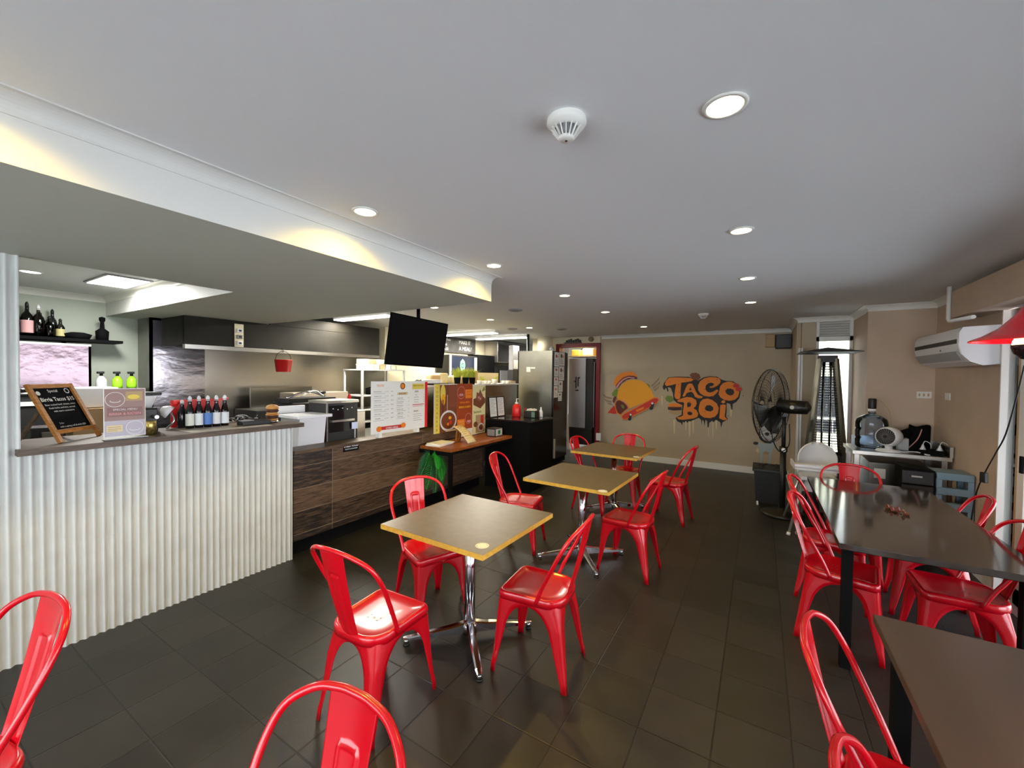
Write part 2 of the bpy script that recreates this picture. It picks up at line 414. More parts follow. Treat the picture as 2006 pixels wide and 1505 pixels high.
# walls
m = MB(); m.box((-2.83, 8.13, 0), (0.42, 8.25, ZC), M_taupe); struct(m.build('wall_back'))
m = MB(); m.box((-4.4, 8.13, 2.31), (-2.83, 8.25, ZC), M_cream); m.box((-4.4, 8.13, 0), (-3.78, 8.25, 2.31), M_cream); struct(m.build('wall_above_doorway'))
m = MB(); m.box((-5.8, 9.6, 0), (-4.4, 9.7, ZC), M_white); m.box((-4.4, 8.25, 0), (-4.3, 9.7, ZC), M_white); struct(m.build('wall_kitchen_end'))
m = MB(); m.box((-4.3, 10.5, 0), (-2.2, 10.6, ZC), M_white); m.box((-2.3, 8.25, 0), (-2.2, 10.6, ZC), M_white); m.box((-4.3, 9.7, 0), (-4.2, 10.6, ZC), M_white); struct(m.build('wall_back_room'))
m = MB(); m.box((-5.8, 5.08, 0), (-5.65, 9.6, ZC), M_cream); m.box((-6.3, 5.0, 0), (-5.65, 5.08, ZC), M_cream); m.box((-6.3, 2.5, 1.95), (-6.2, 5.0, ZC), M_cream)
struct(m.build('wall_kitchen_back'))
m = MB(); m.box((-6.28, 1.9, 0), (-6.2, 5.0, 1.97), M_steel); struct(m.build('wall_splashback'))
m = MB(); m.box((-6.5, -3.0, 0), (-6.4, 1.95, ZC), M_mint); struct(m.build('wall_coffee_nook'))
m = MB(); m.box((-6.4, 0.1, 0), (-3.55, 0.2, ZC), M_mint); struct(m.build('wall_coffee_side'))
# right side
m = MB(); m.box((0.42, 6.97, 0), (0.52, 8.13, ZC), M_taupe); struct(m.build('wall_nook_side'))
m = MB(); m.box((0.47, 6.85, 0), (0.63, 6.97, ZC), M_taupe); m.box((0.63, 6.85, 2.43), (1.02, 6.97, ZC), M_taupe); struct(m.build('wall_nook'))
m = MB(); m.box((1.02, 6.03, 0), (1.75, 6.97, ZC), M_pink); struct(m.build('wall_right_pier'))
m = MB(); m.box((1.58, 4.6, 0), (1.75, 6.03, ZC), M_pink); m.box((1.58, -3.0, 2.22), (1.75, 4.6, ZC), M_pink); struct(m.build('wall_right'))
m = MB(); m.box((1.40, -3.0, 2.17), (1.58, 5.02, 2.40), M_pink); struct(m.build('wall_door_pelmet'))
# rear wall: shopfront behind the camera
m = MB(); m.box((-6.5, -3.1, 0), (1.75, -3.0, 0.35), M_white); m.box((-6.5, -3.1, 2.2), (1.75, -3.0, ZC), M_white)
m.box((-6.5, -3.1, 0.35), (-3.4, -3.0, 2.2), M_white); struct(m.build('wall_front'))
m = MB()
for x in (-3.4, -2.15, -0.9, 0.35, 1.6): m.box((x-0.035, -3.08, 0.35), (x+0.035, -3.02, 2.2), M_trim)
for z in (0.35, 2.165): m.box((-3.4, -3.08, z), (1.6, -3.02, z+0.035), M_trim)
fr = struct(m.build('window_1'))
m = MB(); m.box((-3.4, -3.055, 0.36), (1.6, -3.045, 2.18), M_glass); m.build('pane', fr)
# sliding doors on the right
m = MB(); m.box((1.56, 4.585, 0), (1.64, 4.60, 2.22), M_trim); m.box((1.60, 4.42, 0), (1.66, 4.45, 2.22), P_tn)
m.box((1.55, -3.0, 2.17), (1.72, 4.47, 2.22), M_trim); m.box((1.55, -3.0, 0.0), (1.72, 4.47, 0.02), M_lgrey)
d0 = struct(m.build('door_1'))
m = MB(); m.box((1.60, 4.45, 0.02), (1.606, 4.585, 2.17), M_glass); m.build('pane', d0)  # added glazed strip in place of a white post, for its brightness
y = 4.42
for k in range(6):
    m = MB(); y1 = y-1.2; x = 1.60 if k % 2 == 0 else 1.66
    w = 0.09 if k == 0 else 0.07
    m.box((x, y-w, 0.02), (x+0.045, y, 2.17), M_trim); m.box((x, y1, 0.02), (x+0.045, y1+0.07, 2.17), M_trim)
    m.box((x, y1, 0.02), (x+0.045, y, 0.14), M_trim); m.box((x, y1, 2.09), (x+0.045, y, 2.17), M_trim)
    fo = m.build('door_frame', d0)
    g = MB(); g.box((x+0.018, y1+0.07, 0.14), (x+0.026, y-w, 2.09), M_glass); g.build('pane', fo)
    y = y1-0.02
m = MB(); m.box((1.586, 4.33, 0.98), (1.60, 4.36, 1.10), M_blackm); m.build('door_handle', d0)
# back window with louvre in the nook
m = MB(); m.box((0.63, 6.87, 2.14), (1.02, 6.93, 2.20), M_trim); m.box((0.63, 6.87, 2.40), (1.02, 6.93, 2.43), M_trim)
m.box((0.63, 6.87, 0), (0.665, 6.93, 2.43), M_trim); m.box((0.985, 6.87, 0), (1.02, 6.93, 2.43), M_trim); m.box((0.63, 6.87, 0), (1.02, 6.93, 0.1), M_trim)
w2 = struct(m.build('window_2'))
m = MB(); m.box((0.665, 6.895, 0.1), (0.985, 6.905, 2.14), M_glass); m.build('pane', w2)
m = MB(); m.box((0.665, 6.925, 2.2), (0.985, 6.93, 2.4), M_dark)
for k in range(6): m.mbox(Matrix.Translation((0.825, 6.90, 2.222+k*0.032)) @ Matrix.Rotation(math.radians(40), 4, 'X') @ Matrix.Diagonal((0.32, 0.045, 0.004, 1)), M_trim)
m.build('louvre_slats', w2)
# white folding-door track posts beside the nook
m = MB(); m.box((0.43, 6.78, 0), (0.455, 6.85, 2.05), M_trim); m.box((0.462, 6.79, 0), (0.485, 6.85, 2.05), M_trim); struct(m.build('trim_5'))
# skirting
m = MB(); m.box((-2.83, 8.112, 0), (0.42, 8.13, 0.11), M_trim); struct(m.build('baseboard_back'))
m = MB(); m.box((0.402, 6.86, 0), (0.42, 8.112, 0.11), M_trim); struct(m.build('baseboard_nook'))
m = MB(); m.box((1.562, 4.62, 0), (1.58, 6.03, 0.09), M_trim); m.box((1.03, 6.012, 0), (1.562, 6.03, 0.09), M_trim); struct(m.build('baseboard_right'))
# red doorway to the back room
m = MB(); m.box((-3.80, 8.08, 0), (-3.72, 8.27, 2.24), M_redframe); m.box((-2.89, 8.08, 0), (-2.81, 8.27, 2.24), M_redframe); m.box((-3.80, 8.08, 2.24), (-2.81, 8.27, 2.32), M_redframe)
struct(m.build('door_2'))
# corrugated wall left, floor to bulkhead
def corr(x, y0, y1, z0, z1, pitch=0.042, amp=0.0085):
    m = MB(); n = int((y1-y0)/pitch*10)
    m.grid(lambda u, v: (x + amp*math.sin(2*PI*(y0+(y1-y0)*u)/pitch), y0+(y1-y0)*u, z0+(z1-z0)*v), n, 1, M_galv)
    return m
m = corr(CX, -3.0, 0.52, 0.0, ZB); m.box((-3.57, -3.0, 0), (-3.49, 0.52, ZB), M_galv); struct(m.build('wall_left'))
# outside
m = MB(); m.box((1.75, -9, -0.35), (14, 14, -0.05), M_conc); m.box((-9, -12, -0.35), (14, -3.1, -0.05), M_conc); m.box((-1, 8.3, -0.35), (1.75, 14, -0.05), M_conc); struct(m.build('exterior_ground'))
m = MB(); m.grid(lambda u, v: (1.80+1.6*u, -3+8.0*v, 2.75-0.55*u+0.02*math.sin(v*60)), 6, 80, M_awn)
for k in range(32): m.box((3.39, -3+k*0.25, 2.02), (3.40, -3+k*0.25+0.23, 2.2), M_awn)
tag(m.build('awning', solid=0.004), 'red canvas awning outside above the sliding glass doors', 'awning')
m = MB()
for k in range(9): m.cyl((0.2+k*0.14, 8.6, -0.05), (0.2+k*0.14, 8.6, 0.95), 0.008, M_white, seg=8)
m.box((0.1, 8.57, 0.95), (1.5, 8.63, 1.0), M_white); m.box((0.1, 8.59, 0.08), (1.5, 8.61, 0.1), M_white)
tag(m.build('balcony_railing'), 'white metal railing outside behind the tall window', 'railing')
m = MB(); m.box((0.0, 11.9, -0.05), (4.5, 12.1, 3.2), mat('neighbour_wall', (0.72, 0.68, 0.5), 0.9))
m.box((0.5, 11.86, 0.4), (1.5, 11.9, 1.7), M_dark); tag(m.build('neighbour_building'), 'pale neighbouring building with a dark opening beyond the railing', 'building')

# ------------------------------------------------------------------ lights
def spot(name, loc, power, color, size=120, blend=0.6, rad=0.03, parent=None):
    d = bpy.data.lights.new(name, 'SPOT'); d.energy = power; d.color = color; d.spot_size = math.radians(size); d.spot_blend = blend; d.shadow_soft_size = rad
    o = bpy.data.objects.new(name, d); COL.objects.link(o); o.location = loc; o.parent = parent; return o
def downlight(name, x, y, z, label, power, color, r=0.05, group='round downlights in the dining ceiling', em=None):
    wide = power > 30
    t = thing(name, label, 'downlight', (x, y, z), 0, group)
    m = MB(); m.lathe([(r, 0), (r+0.014, -0.001), (r+0.014, -0.005), (r+0.002, -0.007), (r, -0.002)], M_trim, cap=False); m.build('trim_ring', t)
    m = MB(); m.cyl((0, 0, -0.0035), (0, 0, -0.0005), r, em or M_lampw, seg=24); m.build('lamp', t)
    spot('downlight_beam', (0, 0, -0.012), power, color, 152 if wide else 130, 1.0 if wide else 0.6, 0.02, t)
    return t
WARM = (1.0, 0.66, 0.07)
downlight('downlight', -0.11, 1.41, ZC, 'largest round warm downlight, beside the nearer smoke detector', 12, WARM)
downlight('downlight', -0.11, 2.64, ZC, 'second warm downlight of the middle ceiling row, beyond the largest one', 9, WARM)
downlight('downlight', -0.11, 3.92, ZC, 'third warm downlight of the middle ceiling row toward the mural', 9, WARM)
downlight('downlight', -0.11, 5.17, ZC, 'fourth warm downlight of the middle ceiling row, nearest the black fan', 9, WARM)
downlight('downlight', -1.745, 1.41, ZC, 'warm downlight next to the yellow-lit middle of the bulkhead', 44, WARM)
downlight('downlight', -1.74, 2.585, ZC, 'warm downlight beside the end corner of the bulkhead', 44, WARM)
downlight('downlight', -1.74, 3.89, ZC, 'warm downlight on the flat ceiling, first one past the bulkhead end', 14, WARM)
downlight('downlight', -1.72, 5.12, ZC, 'warm downlight over the middle of the dining area before the mural wall', 9, WARM)
downlight('downlight', -1.66, 6.89, ZC, 'small warm downlight closest to the mural wall', 9, WARM)
downlight('downlight', -1.745, 0.12, ZC, 'warm downlight washing the near end of the bulkhead yellow', 44, WARM)
downlight('downlight', -3.46, 3.83, ZC, 'warm downlight above the hanging television', 14, WARM, group='round downlights over the service counter')
downlight('downlight', -3.46, 5.06, ZC, 'warm downlight above the potted grasses on the steel shelf', 14, WARM, group='round downlights over the service counter')
downlight('downlight', -3.43, 6.21, ZC, 'warm downlight in front of the ceiling pole', 14, WARM, group='round downlights over the service counter')
downlight('downlight', -4.75, 6.72, ZC, 'small downlight between the two far ceiling battens', 12, (1, 0.9, 0.7), r=0.055, group='round downlights over the service counter')
downlight('downlight', -5.3, 0.86, ZC, 'white downlight in the raised coffee corner ceiling', 14, (1, 0.97, 0.9), r=0.06, group='round downlights over the service counter', em=M_lampc)
def batten(x0, x1, y, label, power):
    t = thing('fluorescent_batten', label, 'ceiling light', ((x0+x1)/2, y, ZC), 0, 'long ceiling battens over the kitchen')
    L = (x1-x0)/2
    m = MB(); m.box((-L, -0.07, -0.05), (L, 0.07, 0), M_white, bevel=0.008); m.build('housing', t)
    m = MB(); m.box((-L+0.03, -0.075, -0.062), (L-0.03, 0.075, -0.05), M_lampc); m.build('diffuser', t)
    d = bpy.data.lights.new('batten_light', 'AREA'); d.shape = 'RECTANGLE'; d.size = 2*L-0.06; d.size_y = 0.14; d.energy = power; d.color = (1, 0.93, 0.80)
    o = bpy.data.objects.new('batten_light', d); COL.objects.link(o); o.location = (0, 0, -0.07); o.parent = t
batten(-5.35, -4.2, 3.83, 'long white batten light left of the hanging television', 60)
batten(-5.45, -4.15, 6.30, 'long white batten light above the chalk menu board', 40)
batten(-5.35, -4.05, 7.30, 'farthest long batten light above the steel range hood', 40)
t = thing('ceiling_light_panel', 'square white LED panel in the raised ceiling over the coffee corner', 'ceiling light', (-5.1, 1.36, ZC))
m = MB(); m.box((-0.31, -0.16, -0.012), (0.31, 0.16, 0), M_grey); m.build('frame', t)
m = MB(); m.box((-0.29, -0.14, -0.016), (0.29, 0.14, -0.011), M_lampc); m.build('diffuser', t)
d = bpy.data.lights.new('panel_light', 'AREA'); d.shape = 'RECTANGLE'; d.size = 0.56; d.size_y = 0.27; d.energy = 30; d.color = (1, 0.98, 0.94)
o = bpy.data.objects.new('panel_light', d); COL.objects.link(o); o.location = (0, 0, -0.02); o.parent = t
# ceiling fittings
def detector(x, y, label):
    t = thing('smoke_detector', label, 'smoke detector', (x, y, ZC), 0, 'ceiling smoke detectors')
    m = MB(); m.lathe([(0.062, 0), (0.064, -0.012), (0.058, -0.022), (0.05, -0.026), (0.046, -0.03), (0.036, -0.03), (0.03, -0.03)], M_trim, seg=36, cap=False); m.build('base', t)
    m = MB()
    for k in range(16):
        a = 2*PI*k/16; c, s_ = math.cos(a), math.sin(a)
        m.beam((0.048*c, 0.048*s_, -0.028), (0.022*c, 0.022*s_, -0.062), 0.003, 0.006, M_trim)
    m.lathe([(0.026, -0.056), (0.026, -0.062), (0.02, -0.066), (0.004, -0.067)], M_trim, seg=24); m.cyl((0, 0, -0.0665), (0, 0, -0.069), 0.004, M_black, seg=10)
    m.build('ribbed_cage', t)
    m = MB(); m.lathe([(0.040, -0.028), (0.018, -0.058)], M_grey, seg=20); m.build('chamber', t)
detector(-0.555, 1.236, 'large ribbed white smoke detector near the largest downlight')
detector(-0.65, 5.84, 'small distant smoke detector close to the mural wall')
for x, y, lab in ((-2.66, 4.45, 'round dark ceiling vent past the end of the bulkhead'), (-3.78, 6.22, 'small round ceiling vent over the kitchen pass'), (-3.0, 6.6, 'thin round ceiling plate between kitchen and doorway')):
    m = MB(); m.lathe([(0.09, 0), (0.09, -0.012), (0.05, -0.02), (0.05, -0.012), (0.0, -0.012)], M_grey, cap=False)
    o = m.build('ceiling_vent', loc=(x, y, ZC)); tag(o, lab, 'vent', 'round ceiling vents')
# ================================================================== CHAIRS
def cm(pts, n):
    """dense Catmull-Rom"""
    P = [Vector(p) for p in pts]; Q = []
    for i in range(len(P)-1):
        p0 = P[i-1] if i else 2*P[0]-P[1]; p1, p2 = P[i], P[i+1]; p3 = P[i+2] if i+2 < len(P) else 2*P[-1]-P[-2]
        for k in range(n):
            t = k/n; Q.append(0.5*((2*p1)+(-p0+p2)*t+(2*p0-5*p1+4*p2-p3)*t*t+(-p0+3*p1-3*p2+p3)*t**3))
    return Q+[P[-1]]
SEAT = {'fl': (-0.168, 0.178), 'fr': (0.168, 0.178), 'bl': (-0.155, -0.165), 'br': (0.155, -0.165)}
FOOT = {'fl': (-0.192, 0.212), 'fr': (0.192, 0.212), 'bl': (-0.178, -0.222), 'br': (0.178, -0.222)}
def seat_outline(n_side=10):
    """closed rounded outline, front corners tight, rear rounded"""
    pts = []
    def arc(cx, cy, r, a0, a1, k=8, ry=None):
        for i in range(k+1):
            a = math.radians(a0+(a1-a0)*i/k); pts.append((cx+r*math.cos(a), cy+(ry or r)*math.sin(a)))
    arc(0.138, 0.148, 0.034, 0, 90); arc(-0.138, 0.148, 0.034, 90, 180)
    arc(-0.058, -0.085, 0.106, 180, 270, 10, 0.098); arc(0.058, -0.085, 0.106, 270, 360, 10, 0.098)
    # re-sample evenly
    P = pts+[pts[0]]; L = [0]
    for a, b in zip(P, P[1:]): L.append(L[-1]+math.dist(a, b))
    N = 72; out = []
    for k in range(N):
        d = L[-1]*k/N; i = max(j for j in range(len(L)) if L[j] <= d+1e-12); i = min(i, len(P)-2)
        t = (d-L[i])/max(1e-9, L[i+1]-L[i]); out.append((P[i][0]+(P[i+1][0]-P[i][0])*t, P[i][1]+(P[i+1][1]-P[i][1])*t))
    return out
def make_chair():
    t = thing('cafe_chair', 'x', 'chair')
    SO = seat_outline()
    m = MB(); rings = []
    for sc, z in ((1.0, 0.405), (1.01, 0.43), (1.0, 0.442), (0.975, 0.448), (0.93, 0.449), (0.90, 0.446), (0.86, 0.442), (0.6, 0.438), (0.3, 0.436)):
        rings.append([m.bm.verts.new((x*sc, (y-0.005)*sc+0.005, z)) for x, y in SO])
    fs = []
    n = len(SO)
    for A, B in zip(rings, rings[1:]): fs += [m.bm.faces.new((A[i], A[(i+1) % n], B[(i+1) % n], B[i])) for i in range(n)]
    fs.append(m.bm.faces.new(rings[-1])); m._tag(fs, M_red, True); fs[-1].smooth = False
    for x, y in ((0, 0), (0.03, 0.012), (-0.03, 0.012), (0.03, -0.014), (-0.03, -0.014)): m.cyl((x, y-0.03, 0.4365), (x, y-0.03, 0.4372), 0.003, M_dark, seg=8)
    m.build('seat', t, solid=0.0025)
    # legs with the arched apron between them
    adj = {'fl': ('fr', 'bl'), 'fr': ('fl', 'br'), 'bl': ('br', 'fl'), 'br': ('bl', 'fr')}
    ztop, zf = 0.43, 0.0
    for k, (ka, kb) in adj.items():
        c0, f0 = Vector((*SEAT[k], ztop)), Vector((*FOOT[k], zf))
        ea, eb = Vector((*SEAT[ka], ztop)), Vector((*SEAT[kb], ztop)); fa, fb = Vector((*FOOT[ka], zf)), Vector((*FOOT[kb], zf))
        rows = []
        zs = [0.43, 0.412, 0.398, 0.392, 0.384, 0.374, 0.36, 0.343, 0.323, 0.30, 0.27, 0.235, 0.19, 0.14, 0.08, 0.055, 0.048, 0.0]
        back = k in ('bl', 'br')
        for z in zs:
            tt = (ztop-z)/(ztop-zf)
            c = c0.lerp(f0, tt)
            def flange(e, f, bk):
                q = e.lerp(f, tt); half = (q-c).length/2
                z1, z0_ = 0.393, 0.235
                wl = 0.046 + (0.010 if z > 0.3 else 0) if z > 0.05 else 0.02
                wl = 0.030 + 0.15*max(0, min(0.19, z-0.055)) if z >= 0.055 else 0.027
                if z >= z1: return half, (q-c).normalized()
                if z > z0_:
                    G = half-wl; s_ = math.sqrt(max(0, 1-((z-z0_)/(z1-z0_))**2)); return half-G*s_**0.9, (q-c).normalized()
                return wl, (q-c).normalized()
            wa, da = flange(ea, fa, False); wb, db = flange(eb, fb, False)
            r = min(0.030, wa*0.7, wb*0.7) if z > 0.055 else 0.010
            rr = r*(1.0 if not back else 1.0 + 1.6*max(0, (z-0.30)/0.13)); rr = min(rr, wa*0.9, wb*0.9)
            row = [c+da*wa, c+da*(wa*0.5+rr*0.5)]
            for i in range(7):
                u = i/6; row.append(c + da*rr*(1-u)**2 + db*rr*u**2)
            row += [c+db*(wb*0.5+rr*0.5), c+db*wb]
            rows.append([m_ for m_ in row])
        m = MB(); V = [[m.bm.verts.new(p) for p in row] for row in rows]; fs = []
        for A, B in zip(V, V[1:]): fs += [m.bm.faces.new((A[i], A[i+1], B[i+1], B[i])) for i in range(len(A)-1)]
        m._tag(fs, M_red, True)
        m.build('leg', t, solid=0.0028)
    # hoop
    half = [(-0.172, -0.045, 0.425), (-0.180, -0.085, 0.52), (-0.200, -0.140, 0.63), (-0.207, -0.190, 0.73), (-0.185, -0.233, 0.805), (-0.12, -0.268, 0.848), (-0.05, -0.281, 0.862)]
    pts = half+[(0.0, -0.283, 0.864)]+[(-x, y, z) for x, y, z in half[::-1]]
    m = MB(); m.tube(cm(pts, 5), 0.0105, M_red, seg=10); m.build('back_hoop', t)
    # splat
    def sp(u, v):
        w = 0.108+0.045*v; x = (u-0.5)*w
        yc = -0.172-0.108*v - 0.006*math.sin(v*PI); z = 0.432+0.428*v
        cur = 0.010*(1-(2*u-1)**2)       # hollow across
        # raised tombstone outline
        e = 0.0
        ax = abs(2*u-1); top = 0.74-0.05*ax*ax
        d = max(abs(ax-0.42)*w/2 if v < top else 9, 0)
        if v < top: e = max(e, math.exp(-(d/0.0045)**2))
        if ax < 0.42: e = max(e, math.exp(-(((v-top)*0.43)/0.005)**2))
        if v < 0.08: e = 0
        return (x, yc-cur+0.0065*e, z)
    m = MB(); m.grid(sp, 44, 60, M_red); m.build('splat', t, solid=0.002)
    m = MB(); m.cyl((-0.198, -0.150, 0.66), (-0.062, -0.232, 0.66), 0.0025, M_chrome, seg=6)
    m.bm.clear(); m.bm.free()
    return t
CH0 = make_chair()
_first = [True]
def chair(x, y, deg, label, group):
    rz = math.radians(deg)-PI/2
    if _first[0]:
        _first[0] = False; CH0.location = (x, y, 0); CH0.rotation_euler = (0, 0, rz); CH0['label'] = label; CH0['group'] = group; return CH0
    return dup(CH0, (x, y, 0), rz, label, group)
G1 = 'red metal chairs at the square tables'; G2 = 'red metal chairs at the long dark tables'
chair(-1.050, 2.064, 184.9, 'red chair right of the nearest square table, turned toward it', G1)
chair(-1.592, 1.382, 92.7, 'red chair on the near side of the nearest square table, its back to us', G1)
chair(-1.924, 2.112, -21.6, 'red chair behind the nearest square table, by the timber-look counter', G1)
chair(-1.953, 3.398, 11.7, 'red chair between the hanging fern and the middle square table', G1)
chair(-0.925, 3.477, 174.6, 'red chair right of the middle square table, four feet on open floor', G1)
chair(-0.874, 4.969, 172, 'red chair right of the farthest square table, before the mural', G1)
chair(-1.718, 4.815, -7, 'red chair left of the farthest square table, near the black fridge', G1)
chair(-1.464, 5.212, -88, 'red chair facing us behind the farthest square table, under the taco mural', G1)
chair(-1.985, 0.095, 279.5, 'red chair cut off at the bottom left corner before the corrugated counter', G1)
chair(-0.789, 0.355, -84.6, 'red chair of which only the hoop and splat rise at the bottom edge', G1)
chair(0.68, 4.44, -94, 'red chair at the far end of the long dark table, its splat catching lamp glow', G2)
chair(0.46, 3.27, -10, 'red chair on the left side of the long dark table, nearer of the pair', G2)
chair(0.49, 3.86, -8, 'red chair on the left side of the long dark table, second and farther one', G2)
chair(0.985, 3.31, 180, 'red chair tucked under the door side of the long dark table, seat in plain view', G2)
chair(1.03, 3.95, 174, 'red chair on the door side of the long dark table, nearer the slotted stool', G2)
chair(0.413, 1.52, -10, 'red chair left of the nearest dark table, its whole hoop visible', G2)
chair(0.423, 0.985, -4, 'red chair at the bottom edge left of the nearest dark table, mostly cut off', G2)

# ================================================================== TABLES
def sticker(x, y, z, label, r=0.033):
    m = MB(); m.cyl((0, 0, 0), (0, 0, 0.0008), r, P_wh, seg=32)
    for k in range(20):
        if k % 5 == 0: continue
        a = 2*PI*k/20; m.mbox(Matrix.Translation((r*0.78*math.cos(a), r*0.78*math.sin(a), 0.0009)) @ Matrix.Rotation(a, 4, 'Z') @ Matrix.Diagonal((0.004, 0.005, 0.0006, 1)), P_gy)
    o = m.build('table_sticker', loc=(x, y, z)); tag(o, label, 'sticker', 'round white table stickers')
def square_table(x, y, rot, size, arm_deg, label, arm=0.40, pole=(0, 0)):
    t = thing('square_cafe_table', label, 'table', (x, y, 0), math.radians(rot), 'square cafe tables on chrome cross bases')
    h = size/2
    m = MB(); m.box((-h, -h, 0.712), (h, h, 0.7395), M_edge); m.build('edge_band', t)
    m = MB(); m.box((-h+0.001, -h+0.001, 0.7393), (h-0.001, h-0.001, 0.7405), M_lam); m.build('tabletop', t)
    m = MB(); m.cyl((0, 0, 0.09), (0, 0, 0.70), 0.033, M_chrome, seg=28); m.cyl((0, 0, 0.695), (0, 0, 0.711), 0.10, M_dark); m.build('column', t)
    b = MB(); b.lathe([(0.05, 0.03), (0.05, 0.085), (0.036, 0.10)], M_chrome)
    bo = b.build('hub', t)
    for k in range(4):
        a = math.radians(arm_deg-rot+90*k); c, s_ = math.cos(a), math.sin(a)
        m = MB()
        R = Matrix.Rotation(a, 4, 'Z')
        # tapered arm: taller at the hub, slim at the tip, with a ridge along its top
        secs = [(0.03, 0.026, 0.035, 0.098), (0.12, 0.024, 0.035, 0.082), (arm-0.04, 0.019, 0.035, 0.053), (arm, 0.012, 0.037, 0.049)]
        rows = []
        for (d, w, z0, z1) in secs:
            rows.append([R @ Vector(q) for q in ((d, -w, z0), (d, w, z0), (d, w, z1-0.006), (d, w*0.55, z1), (d, -w*0.55, z1), (d, -w, z1-0.006))])
        V = [[m.bm.verts.new(p) for p in r_] for r_ in rows]; fs = []
        for A, B in zip(V, V[1:]): fs += [m.bm.faces.new((A[i], A[(i+1) % 6], B[(i+1) % 6], B[i])) for i in range(6)]
        fs += [m.bm.faces.new(V[0][::-1]), m.bm.faces.new(V[-1])]; m._tag(fs, M_chrome)
        m.cyl(R @ Vector((arm-0.018, 0, 0.012)), R @ Vector((arm-0.018, 0, 0.04)), 0.015, M_chrome, seg=12)
        ao = m.build('base_arm', t)
        m = MB(); m.cyl(R @ Vector((arm-0.018, 0, 0.0)), R @ Vector((arm-0.018, 0, 0.013)), 0.019, M_black, seg=12); m.build('foot', ao)
square_table(-1.52, 2.03, -1.5, 0.755, 45, 'nearest square brown table with yellow-lit edge, a chair on three sides')
square_table(-1.352, 3.47, -2.0, 0.775, 40, 'middle square brown table, second of the row toward the mural')
square_table(-1.51, 4.93, -3.0, 0.79, 42, 'farthest square brown table before the mural wall, three chairs round it')
sticker(-1.222, 1.735, 0.7406, 'round white sticker on the corner of the nearest square table', 0.036)
sticker(-1.03, 3.075, 0.7406, 'round white sticker on the corner of the middle square table', 0.036)
sticker(-1.16, 4.60, 0.7406, 'round white sticker on the corner of the farthest square table', 0.036)
def long_table(x0, y0, x1, y1, label, top=M_slate):
    t = thing('long_dining_table', label, 'table', ((x0+x1)/2, (y0+y1)/2, 0), 0, 'long dark tables by the glass doors')
    hx, hy = (x1-x0)/2, (y1-y0)/2
    m = MB(); m.box((-hx, -hy, 0.708), (hx, hy, 0.740), top, bevel=0.002); m.build('tabletop', t)
    m = MB()
    for s_ in (-1, 1):
        m.box((s_*(hx-0.055)-0.0125, -hy+0.1, 0.668), (s_*(hx-0.055)+0.0125, hy-0.1, 0.708), M_blackm)
        m.box((-hx+0.07, s_*(hy-0.13)-0.0125, 0.668), (hx-0.07, s_*(hy-0.13)+0.0125, 0.708), M_blackm)
    m.build('under_frame', t)
    for sx in (-1, 1):
        for sy in (-1, 1):
            m = MB(); m.box((sx*(hx-0.055)-0.024, sy*(hy-0.13)-0.024, 0.0), (sx*(hx-0.055)+0.024, sy*(hy-0.13)+0.024, 0.708), M_blackm); m.build('leg', t)
    return t
long_table(0.385, 2.82, 1.175, 4.60, 'long dark glossy table ringed by red chairs, in front of the steel bench')
long_table(0.385, 0.20, 1.175, 2.035, 'nearest long dark table, reflecting the orange lamp glow', M_slate2)
sticker(1.135, 2.86, 0.7402, 'round white sticker on the near corner of the long dark table', 0.045)
t = thing('sauce_sachets', 'small crumpled dark red sauce sachets on the long dark table', 'sachets', (0.80, 3.70, 0.74))
for k, (dx, dy, a) in enumerate(((0, 0, 0.4), (0.035, -0.05, 1.4), (-0.02, 0.045, 2.1))):
    m = MB(); R = Matrix.Translation((dx, dy, 0.012)) @ Matrix.Rotation(a, 4, 'Z') @ Matrix.Rotation(0.5, 4, 'X')
    m.grid(lambda u, v: tuple(R @ Vector(((u-0.5)*0.055, (v-0.5)*0.04, 0.008*math.sin(u*9+k)+0.006*math.cos(v*7)))), 6, 5, P_br if k else P_dr, False); m.build('sachet', t, solid=0.002)
# ================================================================== COUNTERS
t = thing('service_counter', 'raised counter clad in white corrugated metal with a dark plank top', 'counter', (0, 0, 0))
m = corr(CX, 0.52, 2.045, 0.0, 1.158); m.build('corrugated_cladding', t)
m = MB(); m.box((-3.56, 0.52, 0), (-3.485, 2.04, 1.158), M_white); m.box((-3.486, 2.038, 0), (-3.461, 2.046, 1.158), M_galv); m.build('frame', t)
m = MB(); m.prism([(-3.41, 0.50), (-3.41, 2.12), (-3.47, 2.13), (-3.93, 2.02), (-3.93, 0.50)], 1.158, 1.193, M_dtimber); m.build('worktop', t)
t = thing('timber_counter', 'low counter faced in brown wood-look tiles with a black kickboard', 'counter', (0, 0, 0))
m = MB(); m.box((-3.60, 2.06, 0.145), (CX, 4.93, 0.915), M_plank); m.build('tiled_front', t)
m = MB(); m.box((-3.62, 2.06, 0), (-3.54, 4.93, 0.145), M_blackm); m.build('kickboard', t)
m = MB(); m.box((-3.68, 2.06, 0.915), (-3.455, 4.93, 0.945), M_dtimber, bevel=0.003); m.build('ledge', t)
m = MB(); m.box((-4.5, 2.06, 0.86), (-3.62, 6.5, 0.90), M_sheet); m.build('rear_worktop', t)
m = MB(); m.box((-4.5, 2.1, 0), (-4.46, 6.5, 0.86), M_dark); m.build('rear_panel', t)
t = thing('window_shelf', 'red-brown timber shelf on a black steel leg, holding menus', 'shelf', (0, 0, 0))
m = MB(); m.box((-3.455, 3.60, 0.745), (-2.98, 4.935, 0.782), M_timber, bevel=0.003); m.build('shelf_board', t)
m = MB(); m.box((-3.455, 3.59, 0.70), (-2.98, 3.625, 0.744), M_blackm); m.box((-3.015, 3.59, 0.0), (-2.975, 3.63, 0.744), M_blackm); m.box((-3.015, 3.63, 0.715), (-2.985, 4.93, 0.744), M_blackm)
